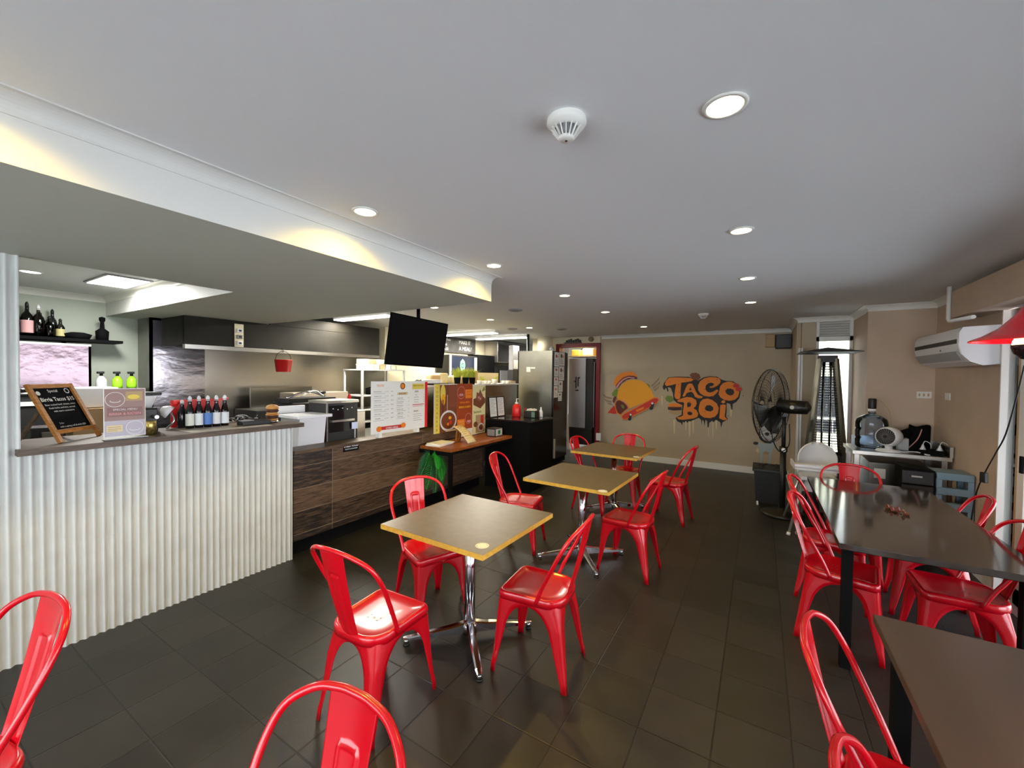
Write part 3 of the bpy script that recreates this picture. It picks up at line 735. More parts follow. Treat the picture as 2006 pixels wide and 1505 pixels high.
m.box((-3.45, 3.595, 0.0), (-2.985, 3.62, 0.03), M_blackm); m.build('steel_leg_frame', t)
t = thing('black_cabinet', 'black cabinet with dark glossy top beside the stainless fridge panel', 'cabinet', (0, 0, 0))
m = MB(); m.box((-3.45, 4.95, 0.0), (-2.71, 5.66, 0.975), M_blackm); m.build('body', t)
m = MB(); m.box((-3.46, 4.94, 0.975), (-2.69, 5.67, 1.0), M_blackg, bevel=0.003); m.build('worktop', t)
t = thing('pass_partition', 'stainless steel partition with a narrow pale shelf on top', 'partition', (0, 0, 0))
m = MB(); m.box((-3.66, 3.72, 0.946), (-3.63, 6.15, 1.47), M_sheet); m.build('steel_panel', t)
m = MB(); m.box((-3.95, 3.70, 1.47), (-3.60, 6.17, 1.493), M_lgrey); m.build('top_shelf', t)

# counter-top things -----------------------------------------------------
t = thing('menu_easel', 'tilted chalkboard in an orange pine A-frame on the corrugated counter', 'chalkboard', (0, 0, 0))
F1, F2 = Vector((-3.555, 0.69, 1.195)), Vector((-3.76, 0.905, 1.195))
bd = (F2-F1).normalized(); nn = Vector((0.74, 0.67, 0)).normalized(); upv = (Vector((0, 0, 0.345)) - nn*0.17).normalized(); LL = 0.385
m = MB()
for P_ in (F1, F2): m.beam(P_, P_+upv*LL, 0.024, 0.018, M_orwood, up=nn)
for h_ in (0.07, LL-0.012): m.beam(F1+upv*h_, F2+upv*h_, 0.024, 0.018, M_orwood, up=nn)
m.build('pine_frame', t)
m = MB()
for P_ in (F1, F2):
    m.beam(P_+upv*LL*0.55-nn*0.01, P_-nn*0.22+Vector((0, 0, 0.006)), 0.018, 0.014, M_dtimber)
m.build('rear_leg', t)
wB = (F2-F1).length
m = MB(); O = F1+upv*0.08+bd*0.008-nn*0.004
FB = frame_m(O, bd, upv); nrm = bd.cross(upv)
FBm = FB if nrm.dot(nn) > 0 else frame_m(O+bd*(wB-0.016), -bd, upv)
wb, hb = wB-0.016, LL-0.1
m.face([FBm @ Vector(q) for q in ((0, 0, 0), (wb, 0, 0), (wb, hb, 0), (0, hb, 0))], M_board)
sh = [('t', 'Special', wb*0.5, hb-0.035, 0.026, M_chalk), ('t', 'Birria Tacos $15', wb*0.52, hb-0.095, 0.036, M_chalk, 0.0006), ('c', wb*0.86, hb-0.03, 0.018, M_chalk), ('c', wb*0.86, hb-0.03, 0.013, M_board), ('c', wb*0.12, hb-0.04, 0.014, M_chalk)]
for i, tx in enumerate(('Slow cooked beef, cheese, onion', 'fresh herbs and lime, served', 'with warm consomme')): sh.append(('t', tx, wb*0.5, hb-0.125-0.022*i, 0.0165, M_chalk))
sh += [('t', '3 for', wb*0.25, 0.035, 0.016, M_chalk), ('t', 'with a spring roll & drink $20', wb*0.5, 0.012, 0.016, M_chalk)]
prints(m, FBm, sh, 0.0004, 0.0015); m.build('board', t)

t = thing('acrylic_sign', 'clear acrylic counter sign with mauve ramen poster, beside the pine easel', 'sign', (-3.50, 0.86, 1.195))
m = MB(); m.box((-0.002, 0, 0.012), (0.0, 0.205, 0.322), M_paper); m.box((-0.03, -0.003, 0), (0.035, 0.208, 0.004), M_lgrey)
m.build('holder', t)
P_mv = flat('mauve', (0.34, 0.22, 0.20)); P_ll = flat('lilac', (0.50, 0.46, 0.52)); P_li = flat('pale_line', (0.75, 0.70, 0.70))
m = MB(); F = frame_m((0.001, 0.004, 0.016), (0, 1, 0), (0, 0, 1)); W, Hh = 0.197, 0.302
def ring(x, y, r, w_, mat_, bgm): return [('c', x, y, r, mat_), ('c', x, y, r-w_, bgm)]
sh = [('r', 0, 0, W, Hh, P_mv), ('r', 0, 0, W, 0.10, P_ll), ('r', 0.012, 0.125, W-0.012, 0.185, flat('mauve_dark', (0.26, 0.15, 0.14)))]
sh += ring(0.05, 0.235, 0.048, 0.003, P_li, P_mv)+[('c', 0.05, 0.225, 0.026, P_li, 0.010), ('c', 0.05, 0.227, 0.023, P_mv, 0.008), ('r', 0.10, 0.225, 0.185, 0.285, P_tn), ('c', 0.14, 0.25, 0.03, P_ye, 0.015)]
sh += [('t', 'SPECIAL MENU', W/2, 0.165, 0.018, P_li), ('t', 'BIRRIA & RAMEN', W/2, 0.136, 0.021, P_pk, 0.0004)]
sh += ring(0.145, 0.05, 0.045, 0.003, P_wh, P_ll)+[('c', 0.145, 0.04, 0.028, P_wh, 0.010), ('c', 0.145, 0.042, 0.025, P_ll, 0.008), ('r', 0.008, 0.03, 0.085, 0.072, P_cr), ('r', 0.015, 0.058, 0.075, 0.062, P_tn), ('r', 0.015, 0.046, 0.078, 0.05, P_tn), ('r', 0.015, 0.036, 0.06, 0.04, P_tn)]
prints(m, F, sh, 0.0003, 0.0004); m.build('poster', t)

m = MB(); m.lathe([(0.034, 0), (0.034, 0.085), (0.030, 0.09), (0, 0.09)], M_gold, c=(0, 0, 0)); o = m.build('tin', loc=(-3.62, 1.125, 1.193)); tag(o, 'small gold patterned tin right beside the acrylic sign', 'tin')
t = thing('espresso_grinder', 'dark coffee grinder with a white hopper behind the acrylic sign', 'coffee grinder', (-3.80, 1.15, 1.193))
m = MB(); m.box((-0.07, -0.06, 0), (0.07, 0.06, 0.17), M_black, bevel=0.01); m.cyl((0.08, 0.03, 0.11), (0.13, 0.03, 0.11), 0.012, M_chrome); m.build('body', t)
m = MB(); m.lathe([(0.02, 0.17), (0.045, 0.24), (0.048, 0.26), (0, 0.262)], M_wplast, c=(0, 0.02, 0)); m.build('hopper', t)
m = MB(); m.box((-0.06, -0.05, 0.262), (0.07, 0.08, 0.285), M_black, bevel=0.006); m.build('lid', t)
t = thing('small_lamp', 'white cone shade on a bent metal arm, left of the bottle row', 'lamp', (-3.86, 1.30, 1.193))
m = MB(); m.tube([(0, 0, 0.0), (0.02, 0.04, 0.06), (0.0, 0.03, 0.12)], 0.008, M_chrome, sub=5); m.build('arm', t)
m = MB(); m.lathe([(0.05, 0.0), (0.045, 0.03), (0.02, 0.06), (0, 0.065)], M_wplast, c=(0, 0.02, 0.12), axis=(-0.3, -0.8, 0.6)); m.build('shade', t)
# place mat on the counter
m = MB(); m.prism([(-3.44, 1.30), (-3.44, 1.86), (-3.78, 1.90), (-3.90, 1.30)], 1.1935, 1.1965, mat('beige_mat', (0.42, 0.36, 0.28), 0.5)); tag(m.build('counter_mat'), 'beige mat lying flat on the counter before the bottle row', 'mat')
# bottle rack and the bottles
m = MB(); m.box((-0.03, -0.17, 0.20), (0.03, 0.17, 0.215), M_redp); m.box((-0.03, -0.17, 0), (-0.02, 0.17, 0.215), M_redp); m.cyl((0, 0.17, 0.205), (0, 0.215, 0.215), 0.012, M_redp)
m.lathe([(0.012, 0.17), (0.035, 0.205)], M_redp, c=(0, -0.15, 0)); o = m.build('display_rack', loc=(-3.85, 1.50, 1.193)); tag(o, 'red plastic rack standing behind the row of small bottles', 'rack')
lab = [(0.75, 0.76, 0.68), (0.75, 0.78, 0.80), (0.10, 0.22, 0.55), (0.72, 0.72, 0.72), (0.70, 0.73, 0.76)]
txt = ['dark sauce bottle with cream label, second in the counter row', 'dark sauce bottle with white label, third in the counter row', 'dark bottle with bright blue label in the counter row', 'dark bottle with tall white label, right of the blue-labelled one', 'clear glass bottle ending the counter row']
def bottle(name, label, x, y, z, col, h=0.25, r=0.031, cap=None, body=None, group=None):
    t = thing(name, label, 'bottle', (x, y, z), random.uniform(-0.3, 0.3), group)
    m = MB(); s_ = h/0.25
    m.lathe([(0, 0), (r*0.9, 0.001), (r, 0.006), (r, 0.13*s_), (r*0.8, 0.155*s_), (0.014, 0.18*s_), (0.012, 0.215*s_), (0.014, 0.22*s_), (0, 0.221*s_)], body or M_blackg, seg=20, cap=False); m.build('glass_body', t)
    if col:
        m = MB(); m.lathe([(r+0.0008, 0.025*s_), (r+0.0008, 0.115*s_)], mat('label_%.2f_%.2f_%.2f' % col, col, 0.6), seg=20, cap=False); m.build('label_band', t)
    m = MB(); m.lathe([(0.013, 0.21*s_), (0.013, 0.235*s_), (0.005, 0.25*s_), (0, 0.25*s_)], cap or M_wplast, seg=12); m.build('cap', t)
    return t
bottle('sauce_bottle', 'short dark bottle with a white pourer at the left of the counter row', -3.80, 1.375, 1.193, None, 0.22, group='row of bottles on the corrugated counter')
for i, c in enumerate(lab):
    bottle('sauce_bottle', txt[i], -3.72+0.004*i, 1.395+i*0.058, 1.193, c, 0.25, 0.027, body=M_bglass if i == 4 else None, group='row of bottles on the corrugated counter')
# burger stack
t = thing('burger_model', 'tall stacked burger model near the end of the corrugated counter', 'burger model', (-3.66, 1.98, 1.193))
def lay(nm, r, z0, z1, mt, br=0.008):
    m = MB(); m.lathe([(0, z0), (r-br, z0), (r, z0+br), (r, z1-br), (r-br, z1), (0, z1)], mt, seg=24, cap=False); m.build(nm, t)
M_bun = mat('toasted_bun', (0.55, 0.27, 0.07), 0.6); M_pat = mat('beef_patty', (0.06, 0.018, 0.01), 0.7, bump=(80, 0.6))
lay('foil', 0.052, 0, 0.018, M_chrome); lay('bottom_bun', 0.046, 0.018, 0.036, M_bun); lay('patty', 0.050, 0.036, 0.062, M_pat); lay('cheese', 0.052, 0.062, 0.072, M_orwood, 0.003)
lay('middle_bun', 0.046, 0.072, 0.090, M_bun); lay('patty', 0.050, 0.090, 0.116, M_pat)
m = MB(); m.lathe([(0, 0.116), (0.048, 0.116), (0.052, 0.126), (0.044, 0.145), (0.025, 0.155), (0, 0.158)], M_bun, cap=False); m.build('top_bun', t)
m = MB()
for k in range(7):
    pts = [(random.uniform(-0.07, 0.07), -0.13+0.26*i/6+random.uniform(-0.02, 0.02), 0.01+random.uniform(0, 0.05)) for i in range(7)]
    m.tube(pts, 0.0035, M_black if k % 3 else M_lgrey, sub=4, seg=6)
o = m.build('cable_tangle', loc=(-3.82, 1.80, 1.196)); tag(o, 'tangle of dark cables and cords on the counter left of the burger model', 'cables')
m = MB(); m.box((-0.05, -0.11, 0), (0.05, 0.11, 0.035), M_black, bevel=0.004); m.box((-0.045, -0.10, 0.035), (0.04, -0.02, 0.04), M_grey); o = m.build('card_reader_box', loc=(-3.60, 1.80, 1.1965)); tag(o, 'flat black device lying in front of the cable tangle on the counter', 'device')

# white tub, till, ovens ------------------------------------------------
t = thing('storage_tub', 'white plastic tub with flat lid behind the end of the corrugated counter', 'tub', (-3.80, 2.39, 0.90))
m = MB(); m.prism([(-0.15, 0), (0.12, 0), (0.16, 0.30), (-0.15, 0.30)], -0.17, 0.10, M_wplast, 'y'); m.build('body', t)
m = MB(); m.box((-0.17, -0.20, 0.30), (0.175, 0.16, 0.33), M_wplast, bevel=0.006); m.build('lid', t)
m = MB(); m.box((-0.24, -0.2, 0.33), (-0.19, 0.10, 0.40), M_wplast, bevel=0.004); m.build('folded_flap', t)
t = thing('steel_toaster_oven', 'dark stainless toaster oven with a blue price tag, above the timber counter', 'oven', (-3.80, 2.72, 0.90))
m = MB(); m.box((-0.2, -0.185, 0.0), (0.10, 0.185, 0.445), M_dark, bevel=0.006); m.build('body', t)
m = MB(); m.box((-0.2, -0.19, 0.425), (0.115, 0.19, 0.452), M_steel); m.box((0.10, -0.19, 0), (0.112, -0.178, 0.43), M_steel); m.build('edge_trim', t)
m = MB(); m.box((0.10, -0.16, 0.13), (0.108, 0.13, 0.40), M_blackg)
m.build('glass_door', t)
m = MB(); m.box((0.11, -0.14, 0.235), (0.135, 0.12, 0.255), M_steel); m.build('handle', t)
m = MB()
for k in range(5): m.sphere((0.112, -0.12+0.055*k, 0.37-0.012*(k % 2)), 0.008, M_chrome, 8)
m.build('control_knobs', t)
m = MB(); m.box((0.125, 0.09, 0.10), (0.13, 0.165, 0.17), mat('pale_blue_card', (0.55, 0.62, 0.85), 0.5)); m.cyl((0.127, 0.13, 0.0), (0.127, 0.13, 0.10), 0.006, M_lgrey); tag(m.build('price_tag_holder', loc=(-3.80, 2.72, 0.945-0.0)), 'small pale blue card on a thin stand before the toaster oven', 'card')
m = MB(); m.box((-0.13, -0.14, 0), (0.10, 0.12, 0.30), M_steel, bevel=0.004); m.cyl((0.02, 0.05, 0.30), (0.02, 0.05, 0.31), 0.1, M_wplast); o = m.build('steel_drum', loc=(-3.98, 3.03, 0.90)); tag(o, 'stainless container between the toaster oven and the paper menu board', 'container')
t = thing('sauce_bottle', 'red-capped cola-dark squeeze bottle left of the paper menu board', 'bottle', (-4.02, 3.04, 1.21))
m = MB(); m.lathe([(0, 0), (0.035, 0), (0.035, 0.11), (0.02, 0.13), (0, 0.13)], M_dr if False else P_dr); m.build('body', t)
m = MB(); m.lathe([(0.022, 0.13), (0.02, 0.16), (0.006, 0.19), (0, 0.19)], M_redp); m.build('cap', t)

# small printed plate on the timber front
m = MB(); m.box((-0.003, -0.09, -0.035), (0.001, 0.09, 0.04), M_blackg); F = frame_m((0.0015, -0.09, -0.035), (0, 1, 0), (0, 0, 1))
prints(m, F, [('t', 'STREET FOOD', 0.09, 0.042, 0.026, P_wh, 0.0008), ('t', 'TACOS & BURGERS', 0.09, 0.018, 0.017, P_bl, 0.0005)], 0.0003, 0.0003); o = m.build('door_plate', loc=(CX+0.004, 2.645, 0.895)); tag(o, 'small black plate with white lettering on the timber-look counter front', 'plate')

# paper menu board ------------------------------------------------------
t = thing('menu_board', 'large white printed menu board with a red edge standing on the timber counter', 'menu board', (-3.47, 2.89, 0.945))
m = MB(); m.box((-0.006, 0, 0.045), (0, 0.80, 0.605), M_paper); m.box((-0.05, 0.1, 0.0), (0.01, 0.14, 0.05), M_paper); m.box((-0.05, 0.66, 0.0), (0.01, 0.70, 0.05), M_paper); m.build('board', t)
m = MB(); m.box((-0.10, 0.80, 0.045), (0.0, 0.806, 0.595), M_redp); m.box((-0.006, 0.80, 0.045), (0.001, 0.845, 0.595), M_redp)
m.build('side_edge', t)
F = frame_m((0.0005, 0, 0.045), (0, 1, 0), (0, 0, 1)); m = MB(); rnd = random.Random(3)
sh = [('t', 'TACOS', 0.12, 0.505, 0.030, P_or, 0.0006), ('c', 0.44, 0.505, 0.038, P_br), ('c', 0.44, 0.505, 0.026, P_or), ('r', 0.59, 0.465, 0.79, 0.53, P_ye), ('t', 'BIRRIA TACO PACK', 0.69, 0.50, 0.019, P_br, 0.0004), ('r', 0.36, 0.405, 0.52, 0.435, P_cr), ('t', 'BURGERS', 0.44, 0.411, 0.026, P_br, 0.0006), ('t', 'SIDES', 0.66, 0.43, 0.024, P_br, 0.0006), ('t', 'DRINKS', 0.65, 0.20, 0.022, P_br, 0.0005)]
items = [['Birria beef taco', 'Al pastor taco', 'Fried fish taco', 'Crispy chicken', 'Mushroom taco', 'Nacho plate', 'Quesadilla'], ['Classic beef', 'Cheese deluxe', 'Fried chicken', 'Double smash', 'Veggie stack', 'Pulled pork'], ['Fries', 'Loaded fries', 'Onion rings', 'Street corn']]
for i, tx in enumerate(items[0]):
    yy = 0.445-i*0.048
    sh += [('t', tx, 0.085, yy, 0.017, P_bk), ('t', 'reg  large', 0.205, yy, 0.015, P_gy), ('t', '$%d.9' % (6+i % 4*3), 0.285, yy, 0.016, P_bk), ('r', 0.03, yy-0.017, 0.03+0.14+0.05*rnd.random(), yy-0.014, P_gy)]
for i, tx in enumerate(items[1]):
    yy = 0.365-i*0.042
    sh += [('t', tx, 0.40, yy, 0.017, P_bk), ('t', '$%d' % (12+i), 0.53, yy, 0.015, P_gy), ('r', 0.345, yy-0.015, 0.42+0.06*rnd.random(), yy-0.012, P_gy)]
for i, tx in enumerate(items[2]):
    sh += [('t', tx, 0.65, 0.395-i*0.028, 0.015, P_bk), ('t', '$%d' % (5+i), 0.775, 0.395-i*0.028, 0.014, P_gy)]
sh += [('r', 0.59, 0.28, 0.78, 0.288, P_rd), ('r', 0.59, 0.262, 0.76, 0.268, P_pk)]
for i in range(4): sh.append(('r', 0.60, 0.17-i*0.024, 0.70+0.07*rnd.random(), 0.174-i*0.024, P_gy))
sh += [('r', 0.10, 0.035, 0.46, 0.072, P_rd), ('c', 0.10, 0.05, 0.035, P_or, 0.03), ('c', 0.45, 0.06, 0.035, P_or, 0.03), ('t', 'COMBO MEALS', 0.28, 0.042, 0.026, P_wh, 0.0006)]
prints(m, F, sh, 0.00008, 0.0004); m.build('printed_sheet', t)

# poster display --------------------------------------------------------
t = thing('food_poster_display', 'tall folding food poster display with a ramen bowl and yellow strip', 'poster display', (-3.44, 3.83, 0.79))
m = MB(); m.box((-0.012, 0, 0.10), (-0.004, 0.50, 0.72), M_paper); m.box((-0.012, 0.50, 0.0), (-0.004, 1.10, 0.70), M_paper); m.build('backing_board', t)
F = frame_m((-0.0035, 0, 0), (0, 1, 0), (0, 0, 1)); m = MB()
sh = [('r', 0, 0.10, 0.10, 0.72, P_ye)]
for k, ch_ in enumerate('BURGATACOOL'):
    sh.append(('t', ch_, 0.05, 0.13+0.053*k, 0.045, P_gr, 0.0008))
sh += [('r', 0.10, 0.10, 0.44, 0.71, P_br), ('r', 0.28, 0.42, 0.44, 0.70, flat('brick_red', (0.26, 0.07, 0.03))), ('c', 0.16, 0.60, 0.05, P_ye, 0.11), ('c', 0.17, 0.52, 0.035, P_or2, 0.07), ('r', 0.15, 0.28, 0.17, 0.52, P_dr), ('r', 0.24, 0.30, 0.25, 0.58, P_cr),
       ('c', 0.27, 0.245, 0.165, P_wh, 0.135), ('c', 0.27, 0.245, 0.14, flat('broth', (0.20, 0.05, 0.015)), 0.108), ('c', 0.30, 0.28, 0.03, P_or2, 0.02), ('c', 0.22, 0.24, 0.028, P_br), ('c', 0.31, 0.22, 0.025, P_rd), ('c', 0.26, 0.20, 0.02, P_or), ('r', 0.22, 0.105, 0.42, 0.125, P_cr)]
sh += [('r', 0.44, 0.10, 0.78, 0.72, flat('rust', (0.38, 0.06, 0.012))), ('c', 0.53, 0.60, 0.085, P_pk), ('c', 0.53, 0.60, 0.079, flat('rust', (0, 0, 0))), ('c', 0.53, 0.57, 0.05, P_pk, 0.018), ('r', 0.62, 0.52, 0.77, 0.64, P_or), ('t', 'BURGA', 0.695, 0.60, 0.03, P_rd), ('t', 'RAMEN', 0.695, 0.56, 0.03, P_rd), ('t', 'SPECIAL MENU', 0.61, 0.455, 0.033, P_or, 0.0008), ('t', 'BIRRIA RAMEN', 0.61, 0.39, 0.040, P_or2, 0.001), ('r', 0.45, 0.14, 0.61, 0.24, P_or), ('t', 'with beef', 0.53, 0.20, 0.026, P_cr), ('t', 'and broth', 0.53, 0.165, 0.026, P_cr), ('c', 0.69, 0.24, 0.075, P_pk), ('c', 0.69, 0.24, 0.069, flat('rust', (0, 0, 0))), ('c', 0.70, 0.20, 0.045, P_pk, 0.018)]
sh += [('r', 0.78, 0.01, 1.09, 0.69, flat('pale_yellow', (0.82, 0.74, 0.38))), ('p', [(0.80, 0.50), (1.0, 0.55), (1.09, 0.50), (1.09, 0.44), (0.97, 0.36), (0.80, 0.42)], P_br), ('p', [(0.86, 0.50), (0.88, 0.60), (0.93, 0.58), (0.96, 0.64), (1.0, 0.58), (1.03, 0.55), (1.01, 0.49), (0.94, 0.46)], flat('meat_brown', (0.28, 0.10, 0.05))), ('c', 0.93, 0.52, 0.018, P_pk), ('c', 0.97, 0.50, 0.018, P_pk), ('p', [(1.0, 0.60), (1.06, 0.68), (1.08, 0.62)], P_gr), ('t', 'Sandwich', 0.90, 0.30, 0.05, P_gr, 0.001), ('r', 0.86, 0.02, 1.08, 0.27, P_tn), ('r', 0.98, 0.12, 1.05, 0.26, P_rd), ('c', 0.99, 0.09, 0.07, P_wh, 0.06), ('c', 0.99, 0.09, 0.052, P_br, 0.042), ('c', 0.86, 0.14, 0.05, P_br, 0.04)]
prints(m, F, sh, 0.0001, 0.0004); m.build('printed_panels', t)
# slanted paper menu on the shelf
t = thing('curled_menu_card', 'cream paper menu draped over a small wooden easel on the timber shelf', 'menu', (-3.07, 4.02, 0.782), 0.0)
def mc(u, v, lift=0.0):
    return (-0.24+0.25*v, 0.17*u, 0.006+0.19*(1-v)+0.035*math.sin(v*PI)+lift)
m = MB(); m.grid(lambda u, v: mc(u, v), 3, 12, P_cr); m.build('menu_sheet', t, solid=0.004)
m = MB(); m.beam((-0.22, 0.06, 0.0), (-0.20, 0.06, 0.185), 0.03, 0.015, M_orwood); m.beam((-0.22, 0.12, 0.0), (-0.20, 0.12, 0.185), 0.03, 0.015, M_orwood); m.build('easel_back', t)
m = MB()
for k in range(8):
    v = 0.12+0.1*k; w_ = 0.13-0.03*(k % 3); m.face([mc(0.1, v, 0.003), mc(0.1+w_/0.17, v, 0.003), mc(0.1+w_/0.17, v+0.03, 0.003), mc(0.1, v+0.03, 0.003)], P_or2 if k == 0 else P_tn)
m.build('printed_lines', t)
m = MB(); m.box((0, 0, 0), (0.20, 0.30, 0.018), M_paper, rot=0.15, bevel=0.002); m.box((0.01, 0.02, 0.019), (0.21, 0.30, 0.03), M_paper, rot=0.02); o = m.build('paper_stack', loc=(-3.40, 3.62, 0.783)); tag(o, 'stack of white papers on the near end of the timber shelf', 'papers')
t = thing('napkin_box', 'black napkin dispenser with patterned end at the far end of the timber shelf', 'napkin dispenser', (-3.16, 4.78, 0.782))
m = MB(); m.box((-0.08, -0.11, 0), (0.07, 0.07, 0.115), M_dark, bevel=0.006); m.build('box', t)
m = MB(); m.box((0.07, -0.10, 0.01), (0.074, 0.06, 0.105), M_lgrey); m.box((-0.06, -0.113, 0.012), (0.06, -0.11, 0.10), M_grey); m.cyl((0.072, -0.02, 0.06), (0.077, -0.02, 0.06), 0.03, M_leaf); m.build('end_label', t)
for k, (y_, lb) in enumerate(((4.99, 'black framed menu sheet on the black cabinet, next to the posters'), (5.20, 'black framed menu sheet on the black cabinet, nearer the red sauce bottle'))):
    t = thing('framed_menu', lb, 'framed menu', (-3.40, y_, 1.0), -0.05)
    M_ = Matrix.Rotation(-0.10, 4, 'Y')
    m = MB()
    for a, b in (((0, 0, 0), (0, 0, 0.30)), ((0, 0.19, 0), (0, 0.19, 0.30)), ((0, 0, 0.006), (0, 0.19, 0.006)), ((0, 0, 0.30), (0, 0.19, 0.30))): m.beam(M_ @ Vector(a), M_ @ Vector(b), 0.014, 0.012, M_black, up=(1, 0, 0))
    m.build('frame', t)
    m = MB(); m.face([M_ @ Vector(q) for q in ((-0.001, 0, 0), (-0.001, 0.19, 0), (-0.001, 0.19, 0.30), (-0.001, 0, 0.30))], M_paper)
    for i in range(11):
        z_ = 0.265-i*0.021; m.face([M_ @ Vector(q) for q in ((0.0008, 0.025, z_), (0.0008, 0.165-0.02*(i % 3), z_), (0.0008, 0.165-0.02*(i % 3), z_+0.006), (0.0008, 0.025, z_+0.006))], P_gy)
    m.build('printed_page', t)
t = thing('ketchup_pump_bottle', 'large red ketchup pump bottle on the black cabinet', 'bottle', (-3.20, 5.42, 1.0))
m = MB(); m.lathe([(0, 0), (0.062, 0), (0.068, 0.01), (0.068, 0.13), (0.055, 0.17), (0.025, 0.195), (0.022, 0.205), (0, 0.205)], M_redp, cap=False); m.build('body', t)
m = MB(); m.lathe([(0.026, 0.195), (0.024, 0.22), (0.008, 0.225), (0.006, 0.27), (0, 0.27)], M_wplast); m.beam((0, -0.005, 0.272), (0, 0.06, 0.268), 0.014, 0.010, M_wplast); m.build('pump', t)
t = thing('napkin_holder', 'black table caddy stuffed with white napkins on the black cabinet', 'napkin holder', (-2.93, 5.42, 1.0))
m = MB(); m.box((-0.09, -0.07, 0), (0.09, 0.07, 0.105), M_dark, bevel=0.006); m.box((0.03, -0.072, 0.01), (0.085, -0.0705, 0.09), mat('green_grey_label', (0.12, 0.22, 0.17), 0.5)); m.build('box', t)
m = MB()
for k in range(5): m.box((-0.06+0.028*k, -0.05, 0.10), (-0.056+0.028*k, 0.05, 0.13+0.006*(k % 2)), M_paper)
m.build('napkins', t)
bottle('squeeze_bottle', 'white squeeze bottle behind the napkin caddy', -2.86, 5.58, 1.0, None, 0.15, 0.03, body=M_wplast, cap=M_wplast)
bottle('squeeze_bottle', 'small dark red squeeze bottle touching the ketchup pump bottle', -3.09, 5.50, 1.0, None, 0.13, 0.025, body=P_dr, cap=M_redp)

# ferns hanging under the shelf ------------------------------------------
t = thing('hanging_fern', 'green fern fronds hanging from the near end of the timber shelf', 'plant', (-3.30, 3.60, 0.69))
m = MB(); m.lathe([(0.05, -0.06), (0.065, 0.0), (0.06, 0.0), (0.045, -0.055)], M_black, cap=False); m.build('pot', t)
# each frond: root offset, tip offset (x toward the room, y along the counter), sag and colour
for (rx, ry, tx_, ty_, tz, LM, W_) in ((0.0, -0.02, 0.10, -0.30, -0.24, M_leaf2, 0.075), (0.02, 0.0, 0.16, -0.22, -0.34, M_leaf, 0.085), (0.03, 0.0, 0.18, -0.10, -0.40, M_leaf2, 0.095), (0.03, 0.02, 0.22, -0.02, -0.27, M_leaf3, 0.085), (0.02, 0.02, 0.16, 0.05, -0.33, M_leaf, 0.08), (0.0, 0.0, 0.05, -0.20, -0.10, M_leaf2, 0.07), (0.04, -0.02, 0.24, -0.12, -0.12, M_leaf3, 0.06), (0.0, 0.02, 0.12, 0.16, -0.22, M_leaf2, 0.06)):
    P0, P3 = Vector((rx, ry, -0.01)), Vector((tx_, ty_, tz)); P1 = P0.lerp(P3, 0.35)+Vector((0.04, 0, 0.07)); P2 = P0.lerp(P3, 0.7)+Vector((0.03, 0, 0.04))
    P_ = cm([P0, P1, P2, P3], 7)
    m = MB(); m.tube(P_, 0.003, M_leaf3, seg=5)
    for i in range(2, len(P_)):
        tg = (P_[i]-P_[i-1]).normalized(); side = tg.cross(Vector((1, 0, 0.25))).normalized(); f_ = (i-2)/(len(P_)-2)
        w_ = W_*math.sin(PI*(0.12+0.85*f_))+0.008
        for s_ in (-1, 1):
            b_ = P_[i-1]; mid = b_+side*s_*w_*0.55+tg*w_*0.25; tip = b_+side*s_*w_+tg*w_*0.75-Vector((0.01, 0, 0)); wd_ = tg*0.007
            m.face([b_-wd_*0.6, mid-wd_, tip, mid+wd_, b_+wd_*0.6], LM)
    m.build('frond', t)

# fridge with papers ------------------------------------------------------
t = thing('upright_fridge', 'tall black fridge with stainless side panel and taped paper notices', 'fridge', (0, 0, 0))
m = MB(); m.box((-3.87, 6.63, 0.02), (-3.19, 7.26, 2.08), M_blackm, bevel=0.006); m.build('body', t)
m = MB(); m.box((-3.87, 6.615, 0.15), (-3.18, 6.629, 2.085), M_sheet); m.box((-3.885, 6.612, 0.15), (-3.868, 6.632, 2.085), M_blackm); m.build('steel_side_panel', t)
m = MB(); m.box((-3.70, 6.611, 1.70), (-3.62, 6.614, 1.79), M_paper); m.box((-3.61, 6.611, 1.76), (-3.52, 6.614, 1.785), M_paper); m.build('side_label', t)
m = MB(); m.box((-3.19, 6.635, 0.12), (-3.16, 7.25, 2.07), M_blackg, bevel=0.004)
do = m.build('door', t)
m = MB(); m.box((-3.16, 6.66, 0.15), (-3.13, 6.69, 0.50), M_lgrey, bevel=0.004); m.build('handle', do)
ntc = [(6.66, 1.80, 6.85, 2.06), (6.86, 1.82, 7.10, 2.07), (6.66, 1.62, 6.84, 1.79), (6.86, 1.55, 7.09, 1.81), (6.66, 1.46, 6.83, 1.61), (6.85, 1.34, 7.03, 1.54), (6.66, 1.24, 6.82, 1.45), (6.84, 1.17, 7.0, 1.33)]
for i, (a, b, c_, d_) in enumerate(ntc):
    m = MB(); m.box((-3.159, a, b), (-3.157, c_, d_), M_paper); F = frame_m((-3.1568, a, b), (0, 1, 0), (0, 0, 1)); w_, h_ = c_-a, d_-b
    sh = [('r', w_*0.12, h_*(0.15+0.13*k), w_*(0.85-0.1*(k % 3)), h_*(0.19+0.13*k), P_gy) for k in range(3)] + [('c', w_*0.4, h_*0.72, w_*0.16, P_br if i % 2 else P_rd), ('c', w_*0.7, h_*0.7, w_*0.1, P_tn)]
    prints(m, F, sh, 0.0002, 0.0003); tag(m.build('paper_notice'), ['small notice at the top inner corner of the black fridge door', 'largest notice at the top outer corner of the fridge door', 'second notice down by the stainless edge of the fridge', 'wide second notice in the outer column of the fridge door', 'third notice down by the stainless edge of the fridge', 'third notice in the outer column of the fridge door', 'lowest notice by the stainless edge of the fridge', 'lowest notice in the outer column of the fridge door'][i], 'paper notice', 'paper notices taped to the black fridge')
